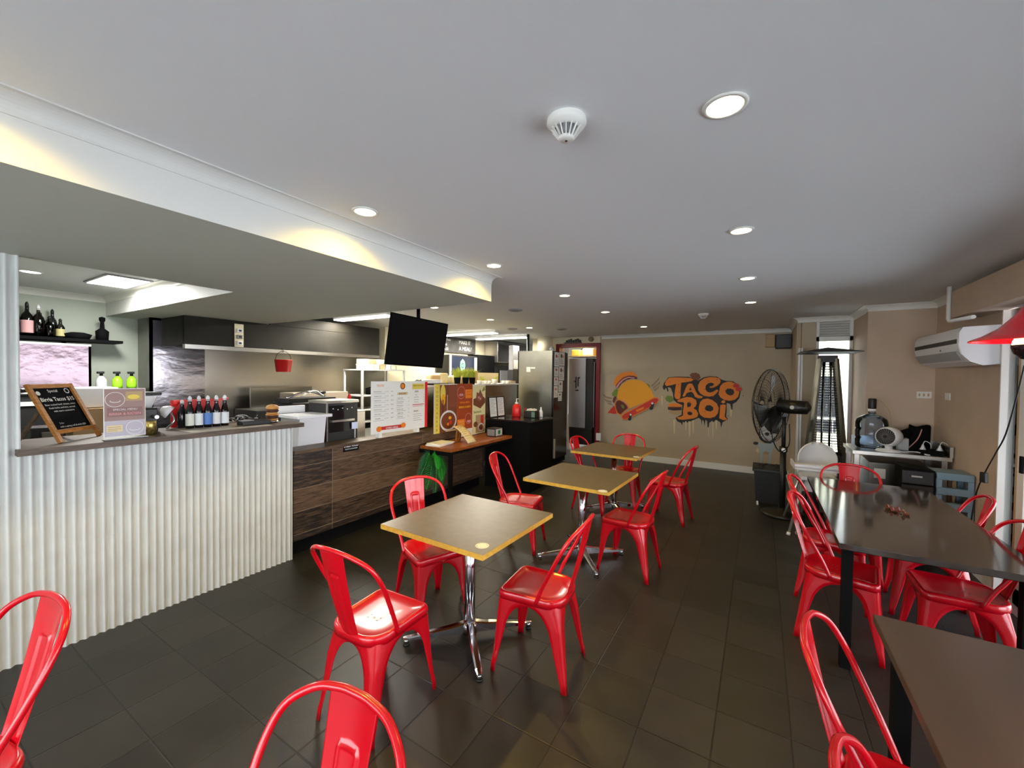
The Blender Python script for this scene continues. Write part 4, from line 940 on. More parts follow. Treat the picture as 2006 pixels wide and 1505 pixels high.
m = MB(); m.cyl((-4.0, 7.2, 0), (-4.0, 7.2, ZC), 0.025, M_dark); tag(m.build('steel_pole'), 'slim dark pole rising to the ceiling behind the stainless fridge side', 'pole')

# hanging television -------------------------------------------------------
t = thing('hanging_television', 'black television hung from the ceiling above the menu board', 'television', (-3.215, 3.36, 2.25))
R = Matrix.Rotation(math.radians(8), 4, 'Y') @ Matrix.Rotation(math.radians(-1.5), 4, 'X')
m = MB(); m.mbox(R @ Matrix.Translation((0, 0, -0.27)) @ Matrix.Diagonal((0.03, 0.875, 0.535, 1)), M_blackm, bevel=0.004); m.mbox(R @ Matrix.Translation((-0.04, 0, -0.30)) @ Matrix.Diagonal((0.05, 0.5, 0.3, 1)), M_blackm); m.build('casing', t)
m = MB(); m.mbox(R @ Matrix.Translation((0.0155, 0, -0.267)) @ Matrix.Diagonal((0.002, 0.845, 0.50, 1)), mat('dark_screen', (0.004, 0.004, 0.005), 0.35, spec=0.2)); m.build('screen', t)
m = MB(); m.cyl((-0.05, 0, -0.12), (-0.05, 0, 0.21), 0.02, M_blackm); m.box((-0.12, -0.07, 0.195), (0.02, 0.07, 0.21), M_blackm); m.build('ceiling_mount', t)
LET = {
'T':[(-1.547, 1.5),(-1.525, 1.567),(-1.476, 1.621),(-1.363, 1.632),(-1.212, 1.629),(-1.09, 1.62),(-1.043, 1.594),(-1.089, 1.561),(-1.176, 1.545),(-1.255, 1.534),(-1.261, 1.421),(-1.263, 1.288),(-1.275, 1.236),(-1.306, 1.222),(-1.351, 1.237),(-1.37, 1.284),(-1.359, 1.408),(-1.343, 1.513),(-1.432, 1.483),(-1.514, 1.464)] ,
'A':[(-1.228, 1.289),(-1.207, 1.337),(-1.174, 1.442),(-1.149, 1.499),(-1.115, 1.523),(-1.067, 1.519),(-1.036, 1.455),(-1.0, 1.372),(-0.965, 1.318),(-0.88, 1.288),(-0.904, 1.26),(-0.963, 1.257),(-1.015, 1.279),(-1.042, 1.343),(-1.077, 1.37),(-1.129, 1.359),(-1.163, 1.339),(-1.18, 1.291),(-1.206, 1.276)] ,
'C':[(-0.602, 1.583),(-0.627, 1.623),(-0.688, 1.645),(-0.787, 1.644),(-0.87, 1.62),(-0.936, 1.568),(-0.968, 1.493),(-0.966, 1.41),(-0.931, 1.346),(-0.863, 1.303),(-0.78, 1.292),(-0.714, 1.308),(-0.674, 1.346),(-0.635, 1.402),(-0.659, 1.428),(-0.708, 1.39),(-0.765, 1.366),(-0.815, 1.378),(-0.845, 1.423),(-0.842, 1.487),(-0.801, 1.534),(-0.744, 1.544),(-0.702, 1.518),(-0.734, 1.485),(-0.783, 1.475),(-0.766, 1.448),(-0.717, 1.454),(-0.653, 1.492),(-0.613, 1.538)] ,
'O':[(-0.619, 1.411),(-0.608, 1.484),(-0.565, 1.539),(-0.494, 1.567),(-0.422, 1.564),(-0.359, 1.525),(-0.319, 1.464),(-0.31, 1.385),(-0.327, 1.304),(-0.377, 1.254),(-0.455, 1.233),(-0.535, 1.243),(-0.6, 1.285),(-0.633, 1.338)] ,
'O_in':[(-0.526, 1.405),(-0.499, 1.441),(-0.444, 1.447),(-0.4, 1.426),(-0.387, 1.382),(-0.41, 1.337),(-0.457, 1.326),(-0.505, 1.352)] ,
'B':[(-1.324, 1.2),(-1.249, 1.241),(-1.153, 1.273),(-1.066, 1.267),(-0.997, 1.224),(-0.983, 1.159),(-1.003, 1.102),(-1.037, 1.073),(-0.985, 1.038),(-0.954, 0.975),(-0.969, 0.918),(-1.024, 0.887),(-1.11, 0.867),(-1.215, 0.846),(-1.286, 0.851),(-1.322, 0.882),(-1.251, 0.905),(-1.208, 0.932),(-1.214, 1.007),(-1.202, 1.102),(-1.195, 1.159),(-1.221, 1.176),(-1.292, 1.173)] ,
'B_in1':[(-1.142, 1.171),(-1.099, 1.182),(-1.073, 1.15),(-1.085, 1.103),(-1.136, 1.082),(-1.146, 1.123)] ,
'B_in2':[(-1.139, 0.992),(-1.096, 1.009),(-1.057, 0.992),(-1.052, 0.96),(-1.086, 0.939),(-1.129, 0.951)] ,
'O2':[(-0.944, 1.115),(-0.928, 1.189),(-0.879, 1.242),(-0.804, 1.259),(-0.729, 1.235),(-0.654, 1.174),(-0.624, 1.094),(-0.635, 1.003),(-0.682, 0.936),(-0.764, 0.908),(-0.855, 0.912),(-0.924, 0.958),(-0.95, 1.031)] ,
'O2_in':[(-0.846, 1.092),(-0.818, 1.135),(-0.76, 1.142),(-0.714, 1.108),(-0.709, 1.062),(-0.75, 1.028),(-0.808, 1.034),(-0.842, 1.055)] ,
'I':[(-0.601, 1.15),(-0.557, 1.165),(-0.513, 1.158),(-0.515, 1.082),(-0.525, 0.955),(-0.484, 0.899),(-0.543, 0.886),(-0.612, 0.914),(-0.606, 1.005)] ,
'I_dot':[(-0.59, 1.204),(-0.567, 1.237),(-0.527, 1.234),(-0.522, 1.198),(-0.557, 1.179)] ,
'black':[(-1.587, 1.441),(-1.561, 1.528),(-1.49, 1.63),(-1.346, 1.646),(-1.126, 1.644),(-1.021, 1.604),(-0.97, 1.577),(-0.887, 1.633),(-0.787, 1.66),(-0.664, 1.654),(-0.59, 1.601),(-0.518, 1.58),(-0.407, 1.573),(-0.328, 1.508),(-0.291, 1.394),(-0.308, 1.287),(-0.353, 1.215),(-0.407, 1.177),(-0.409, 1.078),(-0.424, 1.078),(-0.446, 1.175),(-0.502, 1.19),(-0.499, 1.056),(-0.505, 0.956),(-0.476, 0.904),(-0.519, 0.875),(-0.559, 0.845),(-0.581, 0.744),(-0.595, 0.842),(-0.665, 0.883),(-0.701, 0.839),(-0.73, 0.86),(-0.77, 0.821),(-0.781, 0.737),(-0.798, 0.736),(-0.808, 0.846),(-0.834, 0.872),(-0.848, 0.751),(-0.862, 0.842),(-0.888, 0.868),(-0.895, 0.775),(-0.909, 0.867),(-0.948, 0.901),(-1.118, 0.806),(-1.161, 0.789),(-1.214, 0.808),(-1.226, 0.741),(-1.249, 0.787),(-1.312, 0.811),(-1.344, 0.876),(-1.243, 0.939),(-1.229, 1.119),(-1.336, 1.162),(-1.382, 1.208),(-1.403, 1.34),(-1.441, 1.435),(-1.495, 1.443),(-1.476, 1.376),(-1.494, 1.357),(-1.522, 1.433),(-1.558, 1.384)] ,
'bun_top':[(-1.484, 1.098),(-1.471, 1.132),(-1.381, 1.15),(-1.291, 1.145),(-1.246, 1.114),(-1.242, 1.086),(-1.362, 1.08),(-1.47, 1.079)] ,
'bun_mid':[(-1.484, 1.074),(-1.242, 1.086),(-1.24, 1.024),(-1.378, 1.007),(-1.478, 1.021)] ,
'bun_meat':[(-1.479, 1.05),(-1.241, 1.062),(-1.241, 1.039),(-1.378, 1.022),(-1.474, 1.031)] ,
'bun_low':[(-1.464, 1.003),(-1.245, 1.019),(-1.252, 0.967),(-1.287, 0.936),(-1.377, 0.931),(-1.449, 0.955)] ,
'meat':[(-1.118, 1.677),(-1.075, 1.715),(-1.007, 1.72),(-0.947, 1.688),(-0.929, 1.633),(-0.962, 1.586),(-1.038, 1.594),(-1.091, 1.64)] ,
'leaf':[(-1.537, 1.24),(-1.492, 1.289),(-1.41, 1.273),(-1.382, 1.208),(-1.444, 1.157),(-1.509, 1.183)] ,
'drip0':[(-1.384, 0.835),(-1.348, 0.837),(-1.352, 0.579),(-1.368, 0.578)] ,
'drip1':[(-1.123, 0.824),(-1.078, 0.827),(-1.084, 0.546),(-1.104, 0.544)] ,
'drip2':[(-1.056, 0.847),(-1.025, 0.85),(-1.029, 0.616),(-1.042, 0.615)] ,
'drip3':[(-1.176, 0.821),(-1.148, 0.822),(-1.152, 0.662),(-1.164, 0.661)] ,
'drip4':[(-0.677, 0.873),(-0.644, 0.875),(-0.649, 0.72),(-0.664, 0.719)] ,
'drip5':[(-0.723, 0.833),(-0.703, 0.835),(-0.702, 0.561),(-0.711, 0.56)] ,
'drip6':[(-0.451, 1.076),(-0.413, 1.078),(-0.42, 0.953),(-0.437, 0.952)] ,
'drip7':[(-1.608, 1.276),(-1.578, 1.277),(-1.582, 1.103),(-1.596, 1.102)] ,
'drip8':[(-0.788, 0.737),(-0.774, 0.738),(-0.774, 0.564),(-0.78, 0.563)] ,
}
TAC = {
'hat_bun':[(-2.527, 1.501),(-2.506, 1.592),(-2.431, 1.675),(-2.312, 1.728),(-2.179, 1.736),(-2.091, 1.693),(-2.058, 1.62),(-2.12, 1.649),(-2.237, 1.655),(-2.34, 1.616),(-2.429, 1.533),(-2.488, 1.449),(-2.526, 1.463)] ,
'hat_meat':[(-2.488, 1.449),(-2.429, 1.533),(-2.34, 1.616),(-2.237, 1.655),(-2.12, 1.649),(-2.058, 1.62),(-2.068, 1.587),(-2.162, 1.597),(-2.272, 1.573),(-2.368, 1.504),(-2.441, 1.398),(-2.479, 1.397)] ,
'hat_cream':[(-2.48, 1.427),(-2.421, 1.518),(-2.332, 1.594),(-2.236, 1.632),(-2.105, 1.619),(-2.119, 1.601),(-2.236, 1.607),(-2.324, 1.565),(-2.405, 1.481),(-2.456, 1.397)] ,
'shell':[(-2.461, 1.217),(-2.433, 1.368),(-2.36, 1.482),(-2.25, 1.558),(-2.126, 1.579),(-1.988, 1.563),(-1.874, 1.492),(-1.795, 1.386),(-1.744, 1.287),(-1.737, 1.245),(-1.903, 1.144),(-2.196, 1.006),(-2.234, 1.093),(-2.332, 1.163),(-2.43, 1.173)] ,
'shell_end':[(-2.501, 1.095),(-2.467, 1.157),(-2.4, 1.175),(-2.301, 1.127),(-2.233, 1.063),(-2.21, 1.012),(-2.298, 0.941),(-2.386, 0.846),(-2.448, 0.895),(-2.487, 0.99)] ,
'shell_end_in':[(-2.485, 1.088),(-2.452, 1.15),(-2.399, 1.16),(-2.316, 1.119),(-2.256, 1.062),(-2.233, 1.011),(-2.306, 0.955),(-2.379, 0.876),(-2.44, 0.918),(-2.472, 0.999)] ,
'lettuce':[(-2.461, 1.217),(-2.499, 1.231),(-2.553, 1.244),(-2.561, 1.289),(-2.509, 1.366),(-2.456, 1.397),(-2.441, 1.368)] ,
'filling':[(-2.483, 1.171),(-2.461, 1.232),(-2.5, 1.253),(-2.537, 1.184),(-2.543, 1.124),(-2.512, 1.095)] ,
'lettuce2':[(-1.888, 1.507),(-1.853, 1.5),(-1.817, 1.465),(-1.823, 1.414),(-1.859, 1.457)] ,
'board_rim':[(-2.364, 0.84),(-2.297, 0.911),(-2.079, 1.034),(-1.868, 1.168),(-1.743, 1.245),(-1.675, 1.247),(-1.64, 1.206),(-1.673, 1.14),(-1.796, 1.055),(-1.935, 0.961),(-2.091, 0.872),(-2.265, 0.779),(-2.332, 0.775)] ,
'board':[(-2.348, 0.833),(-2.29, 0.897),(-2.079, 1.015),(-1.867, 1.149),(-1.736, 1.227),(-1.681, 1.229),(-1.657, 1.198),(-1.687, 1.15),(-1.803, 1.069),(-1.942, 0.979),(-2.099, 0.89),(-2.266, 0.798),(-2.325, 0.794)] ,
'board_patch':[(-2.078, 0.983),(-1.929, 1.056),(-1.914, 1.02),(-2.056, 0.94)] ,
'wheel1':[(-1.823, 1.04),(-1.796, 1.07),(-1.754, 1.058),(-1.746, 1.029),(-1.774, 0.999),(-1.809, 1.004)] ,
'truck1':[(-1.79, 1.128),(-1.728, 1.131),(-1.74, 1.058),(-1.788, 1.049)] ,
'wheel2':[(-2.229, 0.804),(-2.193, 0.836),(-2.163, 0.823),(-2.162, 0.786),(-2.191, 0.766),(-2.221, 0.775)] ,
'truck2':[(-2.208, 0.894),(-2.15, 0.89),(-2.163, 0.808),(-2.207, 0.805)] ,
'hub1':[(-1.79, 1.128),(-1.766, 1.154),(-1.738, 1.13),(-1.765, 1.1)] ,
'hub2':[(-2.201, 0.883),(-2.176, 0.911),(-2.149, 0.887),(-2.175, 0.859)] ,
'cape':[(-2.651, 0.883),(-2.579, 0.978),(-2.519, 1.049),(-2.495, 1.02),(-2.455, 0.887),(-2.524, 0.879),(-2.601, 0.897)] ,
'wingL':[(-2.764, 1.282),(-2.669, 1.225),(-2.56, 1.206),(-2.567, 1.175),(-2.668, 1.187),(-2.723, 1.215)] ,
'wingL2':[(-2.738, 1.184),(-2.668, 1.156),(-2.567, 1.138),(-2.566, 1.1),(-2.675, 1.118)] ,
'wingL3':[(-2.674, 1.103),(-2.573, 1.088),(-2.542, 1.056),(-2.619, 1.06)] ,
'wingR':[(-1.803, 1.465),(-1.735, 1.531),(-1.668, 1.604),(-1.635, 1.661),(-1.654, 1.583),(-1.721, 1.503),(-1.782, 1.444)] ,
'wingR2':[(-1.768, 1.437),(-1.686, 1.496),(-1.626, 1.562),(-1.638, 1.505),(-1.706, 1.446),(-1.753, 1.409)] ,
'wingR3':[(-1.76, 1.395),(-1.692, 1.425),(-1.638, 1.476),(-1.664, 1.419),(-1.718, 1.36)] ,
'olive':[(-2.375, 1.071),(-2.33, 1.073),(-2.3, 1.03),(-2.314, 0.992),(-2.352, 1.013)] ,
}
DOG = {
'body':[(-0.003, 0.538),(0.067, 0.529),(0.162, 0.538),(0.248, 0.606),(0.231, 0.508),(0.196, 0.423),(0.179, 0.332),(0.175, 0.205),(0.157, 0.173),(0.131, 0.215),(0.148, 0.314),(0.134, 0.387),(0.07, 0.38),(0.053, 0.303),(0.056, 0.16),(0.031, 0.135),(0.005, 0.162),(0.022, 0.239),(0.027, 0.337),(-0.001, 0.41),(-0.012, 0.484)] ,
'chest_shade':[(0.064, 0.379),(0.102, 0.398),(0.152, 0.389),(0.141, 0.358),(0.071, 0.354)] ,
'ears':[(0.01, 0.809),(0.003, 0.846),(0.047, 0.902),(0.109, 0.936),(0.222, 0.944),(0.272, 0.895),(0.28, 0.83),(0.276, 0.726),(0.061, 0.813)] ,
'face':[(0.005, 0.764),(0.067, 0.851),(0.125, 0.803),(0.189, 0.741),(0.258, 0.695),(0.229, 0.626),(0.18, 0.585),(0.129, 0.58),(0.066, 0.597),(0.02, 0.66)] ,
'face_dark':[(-0.002, 0.628),(-0.007, 0.703),(0.008, 0.772),(0.023, 0.66),(0.066, 0.589),(0.142, 0.566),(0.235, 0.627),(0.247, 0.613),(0.168, 0.539),(0.086, 0.539),(0.028, 0.578)] ,
'nose':[(0.079, 0.71),(0.107, 0.727),(0.145, 0.715),(0.143, 0.678),(0.115, 0.661),(0.086, 0.677)] ,
'mouth':[(0.071, 0.631),(0.129, 0.61),(0.136, 0.584),(0.098, 0.588)] ,
'cap':[(0.006, 1.012),(0.222, 0.944),(0.286, 0.823),(0.276, 0.741),(0.226, 0.722),(0.157, 0.739),(0.093, 0.808),(0.033, 0.916)] ,
'capbrim':[(0.06, 0.88),(0.093, 0.808),(0.151, 0.753),(0.226, 0.726),(0.276, 0.737),(0.264, 0.714),(0.189, 0.712),(0.126, 0.751),(0.074, 0.822)] ,
'tag':[(0.155, 0.857),(0.211, 0.876),(0.261, 0.821),(0.238, 0.775),(0.175, 0.807)] ,
'bowtie':[(-0.087, 0.514),(-0.075, 0.546),(-0.016, 0.548),(-0.009, 0.522),(-0.028, 0.497),(-0.067, 0.497)] ,
'tail':[(-0.046, 0.397),(-0.021, 0.46),(0.006, 0.403),(0.0, 0.357),(-0.026, 0.369)] ,
}
# ================================================================== KITCHEN
t = thing('extraction_hood', 'long dark stainless extraction hood over the cooking line', 'range hood', (0, 0, 0))
m = MB(); m.box((-6.2, 1.98, 1.93), (-5.42, 4.66, 2.37 if False else 2.245), M_hoodf); m.build('canopy', t)
m = MB(); m.box((-5.44, 2.9, 2.24), (-5.40, 4.66, 2.375), M_hoodf); m.box((-5.44, 1.98, 1.93), (-5.40, 4.66, 2.245), M_hoodf); m.build('front_panel', t)
m = MB(); m.box((-5.45, 1.98, 1.885), (-5.39, 4.66, 1.93), M_steel); m.build('gutter', t)
m = MB(); m.box((-5.399, 2.475, 1.935), (-5.392, 2.575, 2.21), M_cream); po = m.build('switch_panel', t)
for k in range(3):
    m = MB(); m.box((-5.392, 2.495, 1.955+0.075*k), (-5.375, 2.56, 2.005+0.075*k), M_wplast if k != 1 else M_grey, bevel=0.006); m.box((-5.374, 2.515, 1.97+0.075*k), (-5.371, 2.545, 1.99+0.075*k), M_black); m.build('switch', po)
m = MB(); m.box((-6.45, 1.88, 0), (-6.02, 2.0, 2.25), M_sheet); m.box((-6.06, 1.88, 0), (-6.02, 2.42, ZB), M_sheet); m.box((-6.018, 1.90, 0), (-6.01, 2.415, 2.22), M_steel2)
tag(m.build('stainless_duct_casing'), 'tall stainless casing mirroring the red awning and bright windows', 'duct casing')
t = thing('red_bucket', 'small red metal bucket hanging from the extraction hood', 'bucket', (-5.37, 3.05, 1.64))
m = MB(); m.lathe([(0, 0), (0.085, 0), (0.105, 0.16), (0.108, 0.16), (0.10, 0.15)], M_redp, cap=False)
m.build('pail', t)
m = MB(); m.tube([(0, -0.105, 0.155), (0, -0.08, 0.23), (0, 0, 0.275), (0, 0.08, 0.23), (0, 0.105, 0.155)], 0.003, M_black, sub=5, seg=6); m.build('wire_handle', t)
m = MB(); m.tube([(-5.42, 3.05, 1.90), (-5.37, 3.05, 1.905), (-5.37, 3.05, 1.915), (-5.40, 3.05, 1.95)], 0.004, M_black, seg=6); tag(m.build('bucket_hook'), 'black wire hook on the hood gutter holding the red bucket', 'hook')
# cooking line under the hood
def rack(name, label, cat, x0, y0, x1, y1, zs, mt, ztop=None):
    t = thing(name, label, cat, (0, 0, 0))
    for z in zs:
        m = MB(); m.box((x0, y0, z-0.02), (x1, y1, z), mt); m.build('shelf', t)
    for x in (x0+0.015, x1-0.015):
        for y in (y0+0.015, y1-0.015):
            m = MB(); m.box((x-0.014, y-0.014, 0.0), (x+0.014, y+0.014, max(zs)), mt); m.build('post', t)
    return t
t = thing('steel_cooking_bench', 'stainless cooking bench along the kitchen splashback', 'bench', (0, 0, 0))
m = MB(); m.box((-6.2, 2.45, 0.86), (-5.45, 5.0, 0.90), M_steel); m.build('top', t)
m = MB(); m.box((-6.15, 2.5, 0), (-5.5, 4.95, 0.86), M_dark); m.build('body', t)
t = thing('flat_grill', 'black flat grill with beige splash panel below the red bucket', 'grill', (-5.72, 3.1, 0.90))
m = MB(); m.box((-0.28, -0.35, 0), (0.28, 0.45, 0.24), M_dark, bevel=0.006); m.build('body', t)
m = MB(); m.box((-0.3, -0.15, 0.24), (-0.27, 0.75, 0.52), M_sheet); m.build('splash_panel', t)
t = thing('boxed_fryer', 'beige steel fryer with a dark slot, left of the wire shelf unit', 'fryer', (-5.4, 3.55, 0.90))
m = MB(); m.box((-0.2, -0.42, 0), (0.12, 0.42, 0.46), M_cream if False else mat('warm_steel', (0.55, 0.47, 0.38), 0.4, 0.6), bevel=0.006); m.build('body', t)
m = MB(); m.sphere((0.12, 0.0, 0.46), 0.06, M_black, 12, (0.3, 1, 0.4)); m.build('handle_slot', t)
m = MB(); m.box((-0.15, -0.3, 0), (0.15, 0.3, 0.05), M_dark); m.tube([(0, -0.25, 0.05), (0.02, 0, 0.12), (0, 0.25, 0.06)], 0.012, M_chrome, sub=5); m.tube([(0.05, -0.1, 0.06), (0.0, 0.1, 0.13), (0.05, 0.2, 0.06)], 0.01, M_lgrey, sub=5); o = m.build('fry_basket', loc=(-4.75, 2.98, 1.28)); tag(o, 'wire basket and tongs lying on the dark appliance by the fryer', 'basket')
m = MB(); m.box((-5.0, 2.7, 0.0), (-4.55, 3.35, 1.28), M_dark, bevel=0.01); tag(m.build('undercounter_appliance'), 'dark waist-high kitchen appliance under the wire basket', 'appliance')
t = rack('wire_shelf_unit', 'grey metal shelf unit crowded with tubs, right of the splashback', 'shelf unit', -5.6, 4.12, -5.15, 5.0, (0.9, 1.08, 1.30, 1.70), M_lgrey)
rnd = random.Random(11)
cols = [M_cream, M_wplast, M_cream, M_card, M_wplast, mat('pale_green_tub', (0.55, 0.62, 0.45), 0.5), M_cream]
adj_ = ['cream tub at the left end of the upper stack', 'white tub second on the top shelf', 'cream tub in the middle of the top shelf', 'brown carton between tubs on the top shelf', 'white tub right of the brown carton', 'pale green tub on the top shelf', 'cream tub at the right end of the top shelf']
for i in range(7):
    m = MB(); m.box((-0.08, -0.045, 0), (0.08, 0.045, 0.075), cols[i], bevel=0.008); m.box((-0.083, -0.048, 0.065), (0.083, 0.048, 0.08), cols[i]); o = m.build('food_tub', loc=(-5.28, 4.22+i*0.115, 1.70)); tag(o, adj_[i]+' of the wire unit', 'tub', 'food tubs on the wire shelf unit')
for i in range(4):
    m = MB(); m.box((-0.08, -0.06, 0), (0.08, 0.06, 0.075), cols[(i+2) % 7], bevel=0.008); o = m.build('food_tub', loc=(-5.28, 4.24+i*0.135, 1.782)); tag(o, ['leftmost', 'second', 'third', 'last'][i]+' tub of the upper layer above the wire shelf unit', 'tub', 'food tubs on the wire shelf unit')
for i, (y_, r_) in enumerate(((4.45, 0.11), (4.72, 0.05))):
    m = MB(); m.lathe([(0, 0), (r_, 0), (r_*1.05, r_*0.9), (0, r_*1.2)], M_blackm if i == 0 else M_steel); o = m.build('cooking_pot', loc=(-5.3, y_, 1.30)); tag(o, ['large dark pot on the middle shelf of the wire unit', 'small steel pot beside the dark pot on the wire unit'][i], 'pot')
# person's dark hair behind the menu board
# food and plates on the pass shelf
def grass_pot(x, y, z, label, k):
    t = thing('grass_pot', label, 'potted plant', (x, y, z), k*1.3, 'black pots of yellow-green grass')
    m = MB(); m.lathe([(0, 0), (0.038, 0), (0.050, 0.10), (0.053, 0.10), (0.047, 0.09), (0, 0.09)], M_blackm, cap=False); m.build('pot', t)
    m = MB(); r_ = random.Random(k)
    for i in range(170):
        a = r_.uniform(0, 2*PI); q = r_.uniform(0, 0.04); L = r_.uniform(0.08, 0.17); b_ = Vector((q*math.cos(a), q*math.sin(a), 0.085)); sp_ = 0.03+q*1.6
        tip = b_+Vector((math.cos(a)*sp_*r_.uniform(0.4, 1.6), math.sin(a)*sp_*r_.uniform(0.4, 1.6), L)); w_ = Vector((-math.sin(a), math.cos(a), 0))*0.003
        mid = b_.lerp(tip, 0.55)+Vector((0, 0, 0.014)); m.face([b_-w_, b_+w_, mid+w_, mid-w_], M_grass); m.face([mid-w_, mid+w_, tip], M_grass)
    m.build('grass_blades', t)
for k, (y_, lb) in enumerate(((4.57, 'first black pot of yellow-green grass, nearest the stack of plates'), (4.76, 'middle black pot of grass of the three on the pass shelf'), (4.92, 'third black pot of grass, beside the small white cups'))): grass_pot(-3.68, y_, 1.493, lb, k+1)
for k, (y_, r_, h_, lb) in enumerate(((5.10, 0.038, 0.055, 'white cup right after the black grass pots'), (5.28, 0.034, 0.05, 'white cup of the middle pair on the pass shelf'), (5.38, 0.03, 0.05, 'narrow white cup of the middle pair on the pass shelf'), (5.52, 0.045, 0.075, 'largest white cup on the pass shelf'), (5.80, 0.032, 0.05, 'white cup left of the last pair end'), (5.92, 0.034, 0.05, 'last white cup before the stainless fridge side'))):
    m = MB(); m.lathe([(0, 0), (r_*0.8, 0), (r_, h_), (r_*0.9, h_), (r_*0.7, 0.006), (0, 0.006)], M_wplast, cap=False); o = m.build('white_cup', loc=(-3.68, y_, 1.493)); tag(o, lb, 'cup', 'small white cups on the pass shelf')
rp = random.Random(2)
for k, (y_, lb) in enumerate(((5.34, 'small pale green succulent tuft behind the white cups'), (5.68, 'small green tuft right of the largest white cup'))):
    t = thing('succulent_tuft', lb, 'plant', (-3.78, y_, 1.493))
    m = MB(); m.lathe([(0, 0), (0.03, 0), (0.035, 0.05), (0, 0.05)], M_wplast); m.build('pot', t); m = MB()
    for i in range(40):
        a = rp.uniform(0, 6.28); b_ = Vector((0.01*math.cos(a), 0.01*math.sin(a), 0.05)); tip = b_+Vector((0.05*math.cos(a), 0.05*math.sin(a), rp.uniform(0.04, 0.09))); m.face([b_, b_+Vector((0.006, 0.004, 0)), tip], M_grass)
    m.build('leaves', t)
t = thing('plate_stack', 'stack of white plates on a dark tray at the left end of the pass shelf', 'plates', (-3.76, 4.12, 1.493))
m = MB(); m.cyl((0, 0, 0), (0, 0, 0.012), 0.17, M_blackm); m.build('tray', t)
for k in range(5):
    m = MB(); m.lathe([(0, 0.0), (0.10, 0.0), (0.15, 0.012), (0.15, 0.015), (0.09, 0.006), (0, 0.006)], M_wplast, c=(0, 0, 0.013+k*0.010), cap=False); m.build('plate', t)
m = MB(); m.lathe([(0, 0), (0.045, 0), (0.05, 0.07), (0, 0.07)], M_chrome); o = m.build('steel_canister', loc=(-3.76, 3.88, 1.493)); tag(o, 'small shiny canister left of the plate stack', 'canister')
m = MB(); m.lathe([(0, 0), (0.055, 0), (0.06, 0.045), (0, 0.045)], M_wplast); o = m.build('white_bowl', loc=(-3.82, 3.78, 1.493)); tag(o, 'white bowl at the very left of the pass shelf', 'bowl')
t = thing('bread_bag', 'orange and white bread packets heaped beyond the grass pots', 'bread packets', (-3.95, 4.75, 1.493))
for k, (dx, dy, c) in enumerate(((0, -0.38, M_card), (-0.05, -0.15, M_cream), (0, 0.1, M_cream), (0, 0.36, M_card))):
    m = MB(); m.box((dx-0.06, dy-0.10, 0), (dx+0.05, dy+0.10, 0.13+0.03*(k % 2)), c, bevel=0.02); m.build('packet', t)
t = thing('cardboard_carton', 'orange cardboard carton behind the white cups', 'carton', (-4.15, 5.45, 0.9))
m = MB(); m.box((-0.1, -0.12, 0), (0.1, 0.12, 0.80), M_card); m.box((-0.1, 0.12, 0), (0.1, 0.75, 0.77), M_cream); m.build('box', t)
t = thing('stacked_trays', 'short stack of pale trays at the right end of the pass shelf', 'trays', (-3.74, 6.06, 1.493))
for k in range(4):
    m = MB(); m.box((-0.1, -0.1, 0.012*k), (0.1, 0.06, 0.010+0.012*k), P_tn if k % 2 else M_wplast); m.build('tray', t)
# far wall of the kitchen
t = thing('chalk_menu_board', 'long grey chalkboard asking to make it a meal, high on the kitchen wall', 'chalkboard', (-5.60, 6.02, 2.10))
m = MB(); m.box((-0.04, 0, 0), (0.0, 1.58, 0.33), M_boardg); m.build('board', t)
m = MB(); F = frame_m((0.001, 0, 0), (0, 1, 0), (0, 0, 1)); prints(m, F, [('t', 'Gluten free', 0.50, 0.24, 0.085, M_chalk), ('t', 'buns', 0.50, 0.14, 0.085, M_chalk), ('t', 'extra $2', 0.50, 0.045, 0.075, M_chalk), ('t', 'MAKE IT', 1.18, 0.20, 0.11, M_chalk), ('t', 'A MEAL?', 1.20, 0.06, 0.12, M_chalk)], 0.0003, 0.0005); m.build('chalk_lettering', t)
t = thing('glass_door_cooler', 'black glass-door drinks cooler with a green leaf emblem under the chalkboard', 'cooler', (-5.62, 6.30, 0))
m = MB(); m.box((0, 0, 0), (0.35, 0.92, 2.03), M_black, bevel=0.006); m.build('cabinet', t)
m = MB(); m.box((0.35, 0.04, 0.2), (0.36, 0.80, 2.0), mat('cooler_glass', (0.012, 0.018, 0.04), 0.12)); dd = m.build('glass_door', t)
m = MB(); m.box((0.36, 0.80, 0.2), (0.375, 0.88, 2.0), M_lgrey); m.box((0.35, -0.02, 0.2), (0.375, 0.03, 2.02), M_lgrey); m.build('door_handle', dd)
m = MB(); F = frame_m((0.361, 0.40, 1.62), (0, 1, 0), (0, 0, 1)); P_lg = flat('mint', (0.18, 0.50, 0.33))
prints(m, F, [('p', [(0, 0), (0.05, 0.09), (0.085, 0.19), (0.075, 0.28), (0.0, 0.34), (-0.075, 0.28), (-0.085, 0.19), (-0.05, 0.09)], P_lg), ('c', 0, 0.2, 0.05, mat('cooler_glass', (0, 0, 0))), ('c', 0, 0.2, 0.035, P_lg)], 0.0005, 0.0005); m.build('leaf_emblem', dd)
m = MB(); m.box((-5.62, 7.34, 0), (-5.25, 8.0, 1.55), M_black); m.box((-5.62, 7.34, 1.55), (-5.35, 8.02, 2.08), M_blackm); tag(m.build('black_oven_stack'), 'black oven stack between the drinks cooler and the steel range hood', 'oven')
t = thing('steel_range_hood', 'bright stainless range hood on the far kitchen wall', 'range hood', (-5.63, 8.02, 1.93))
m = MB(); m.box((0, 0, 0), (0.35, 1.35, 0.5), M_steel); m.build('canopy', t)
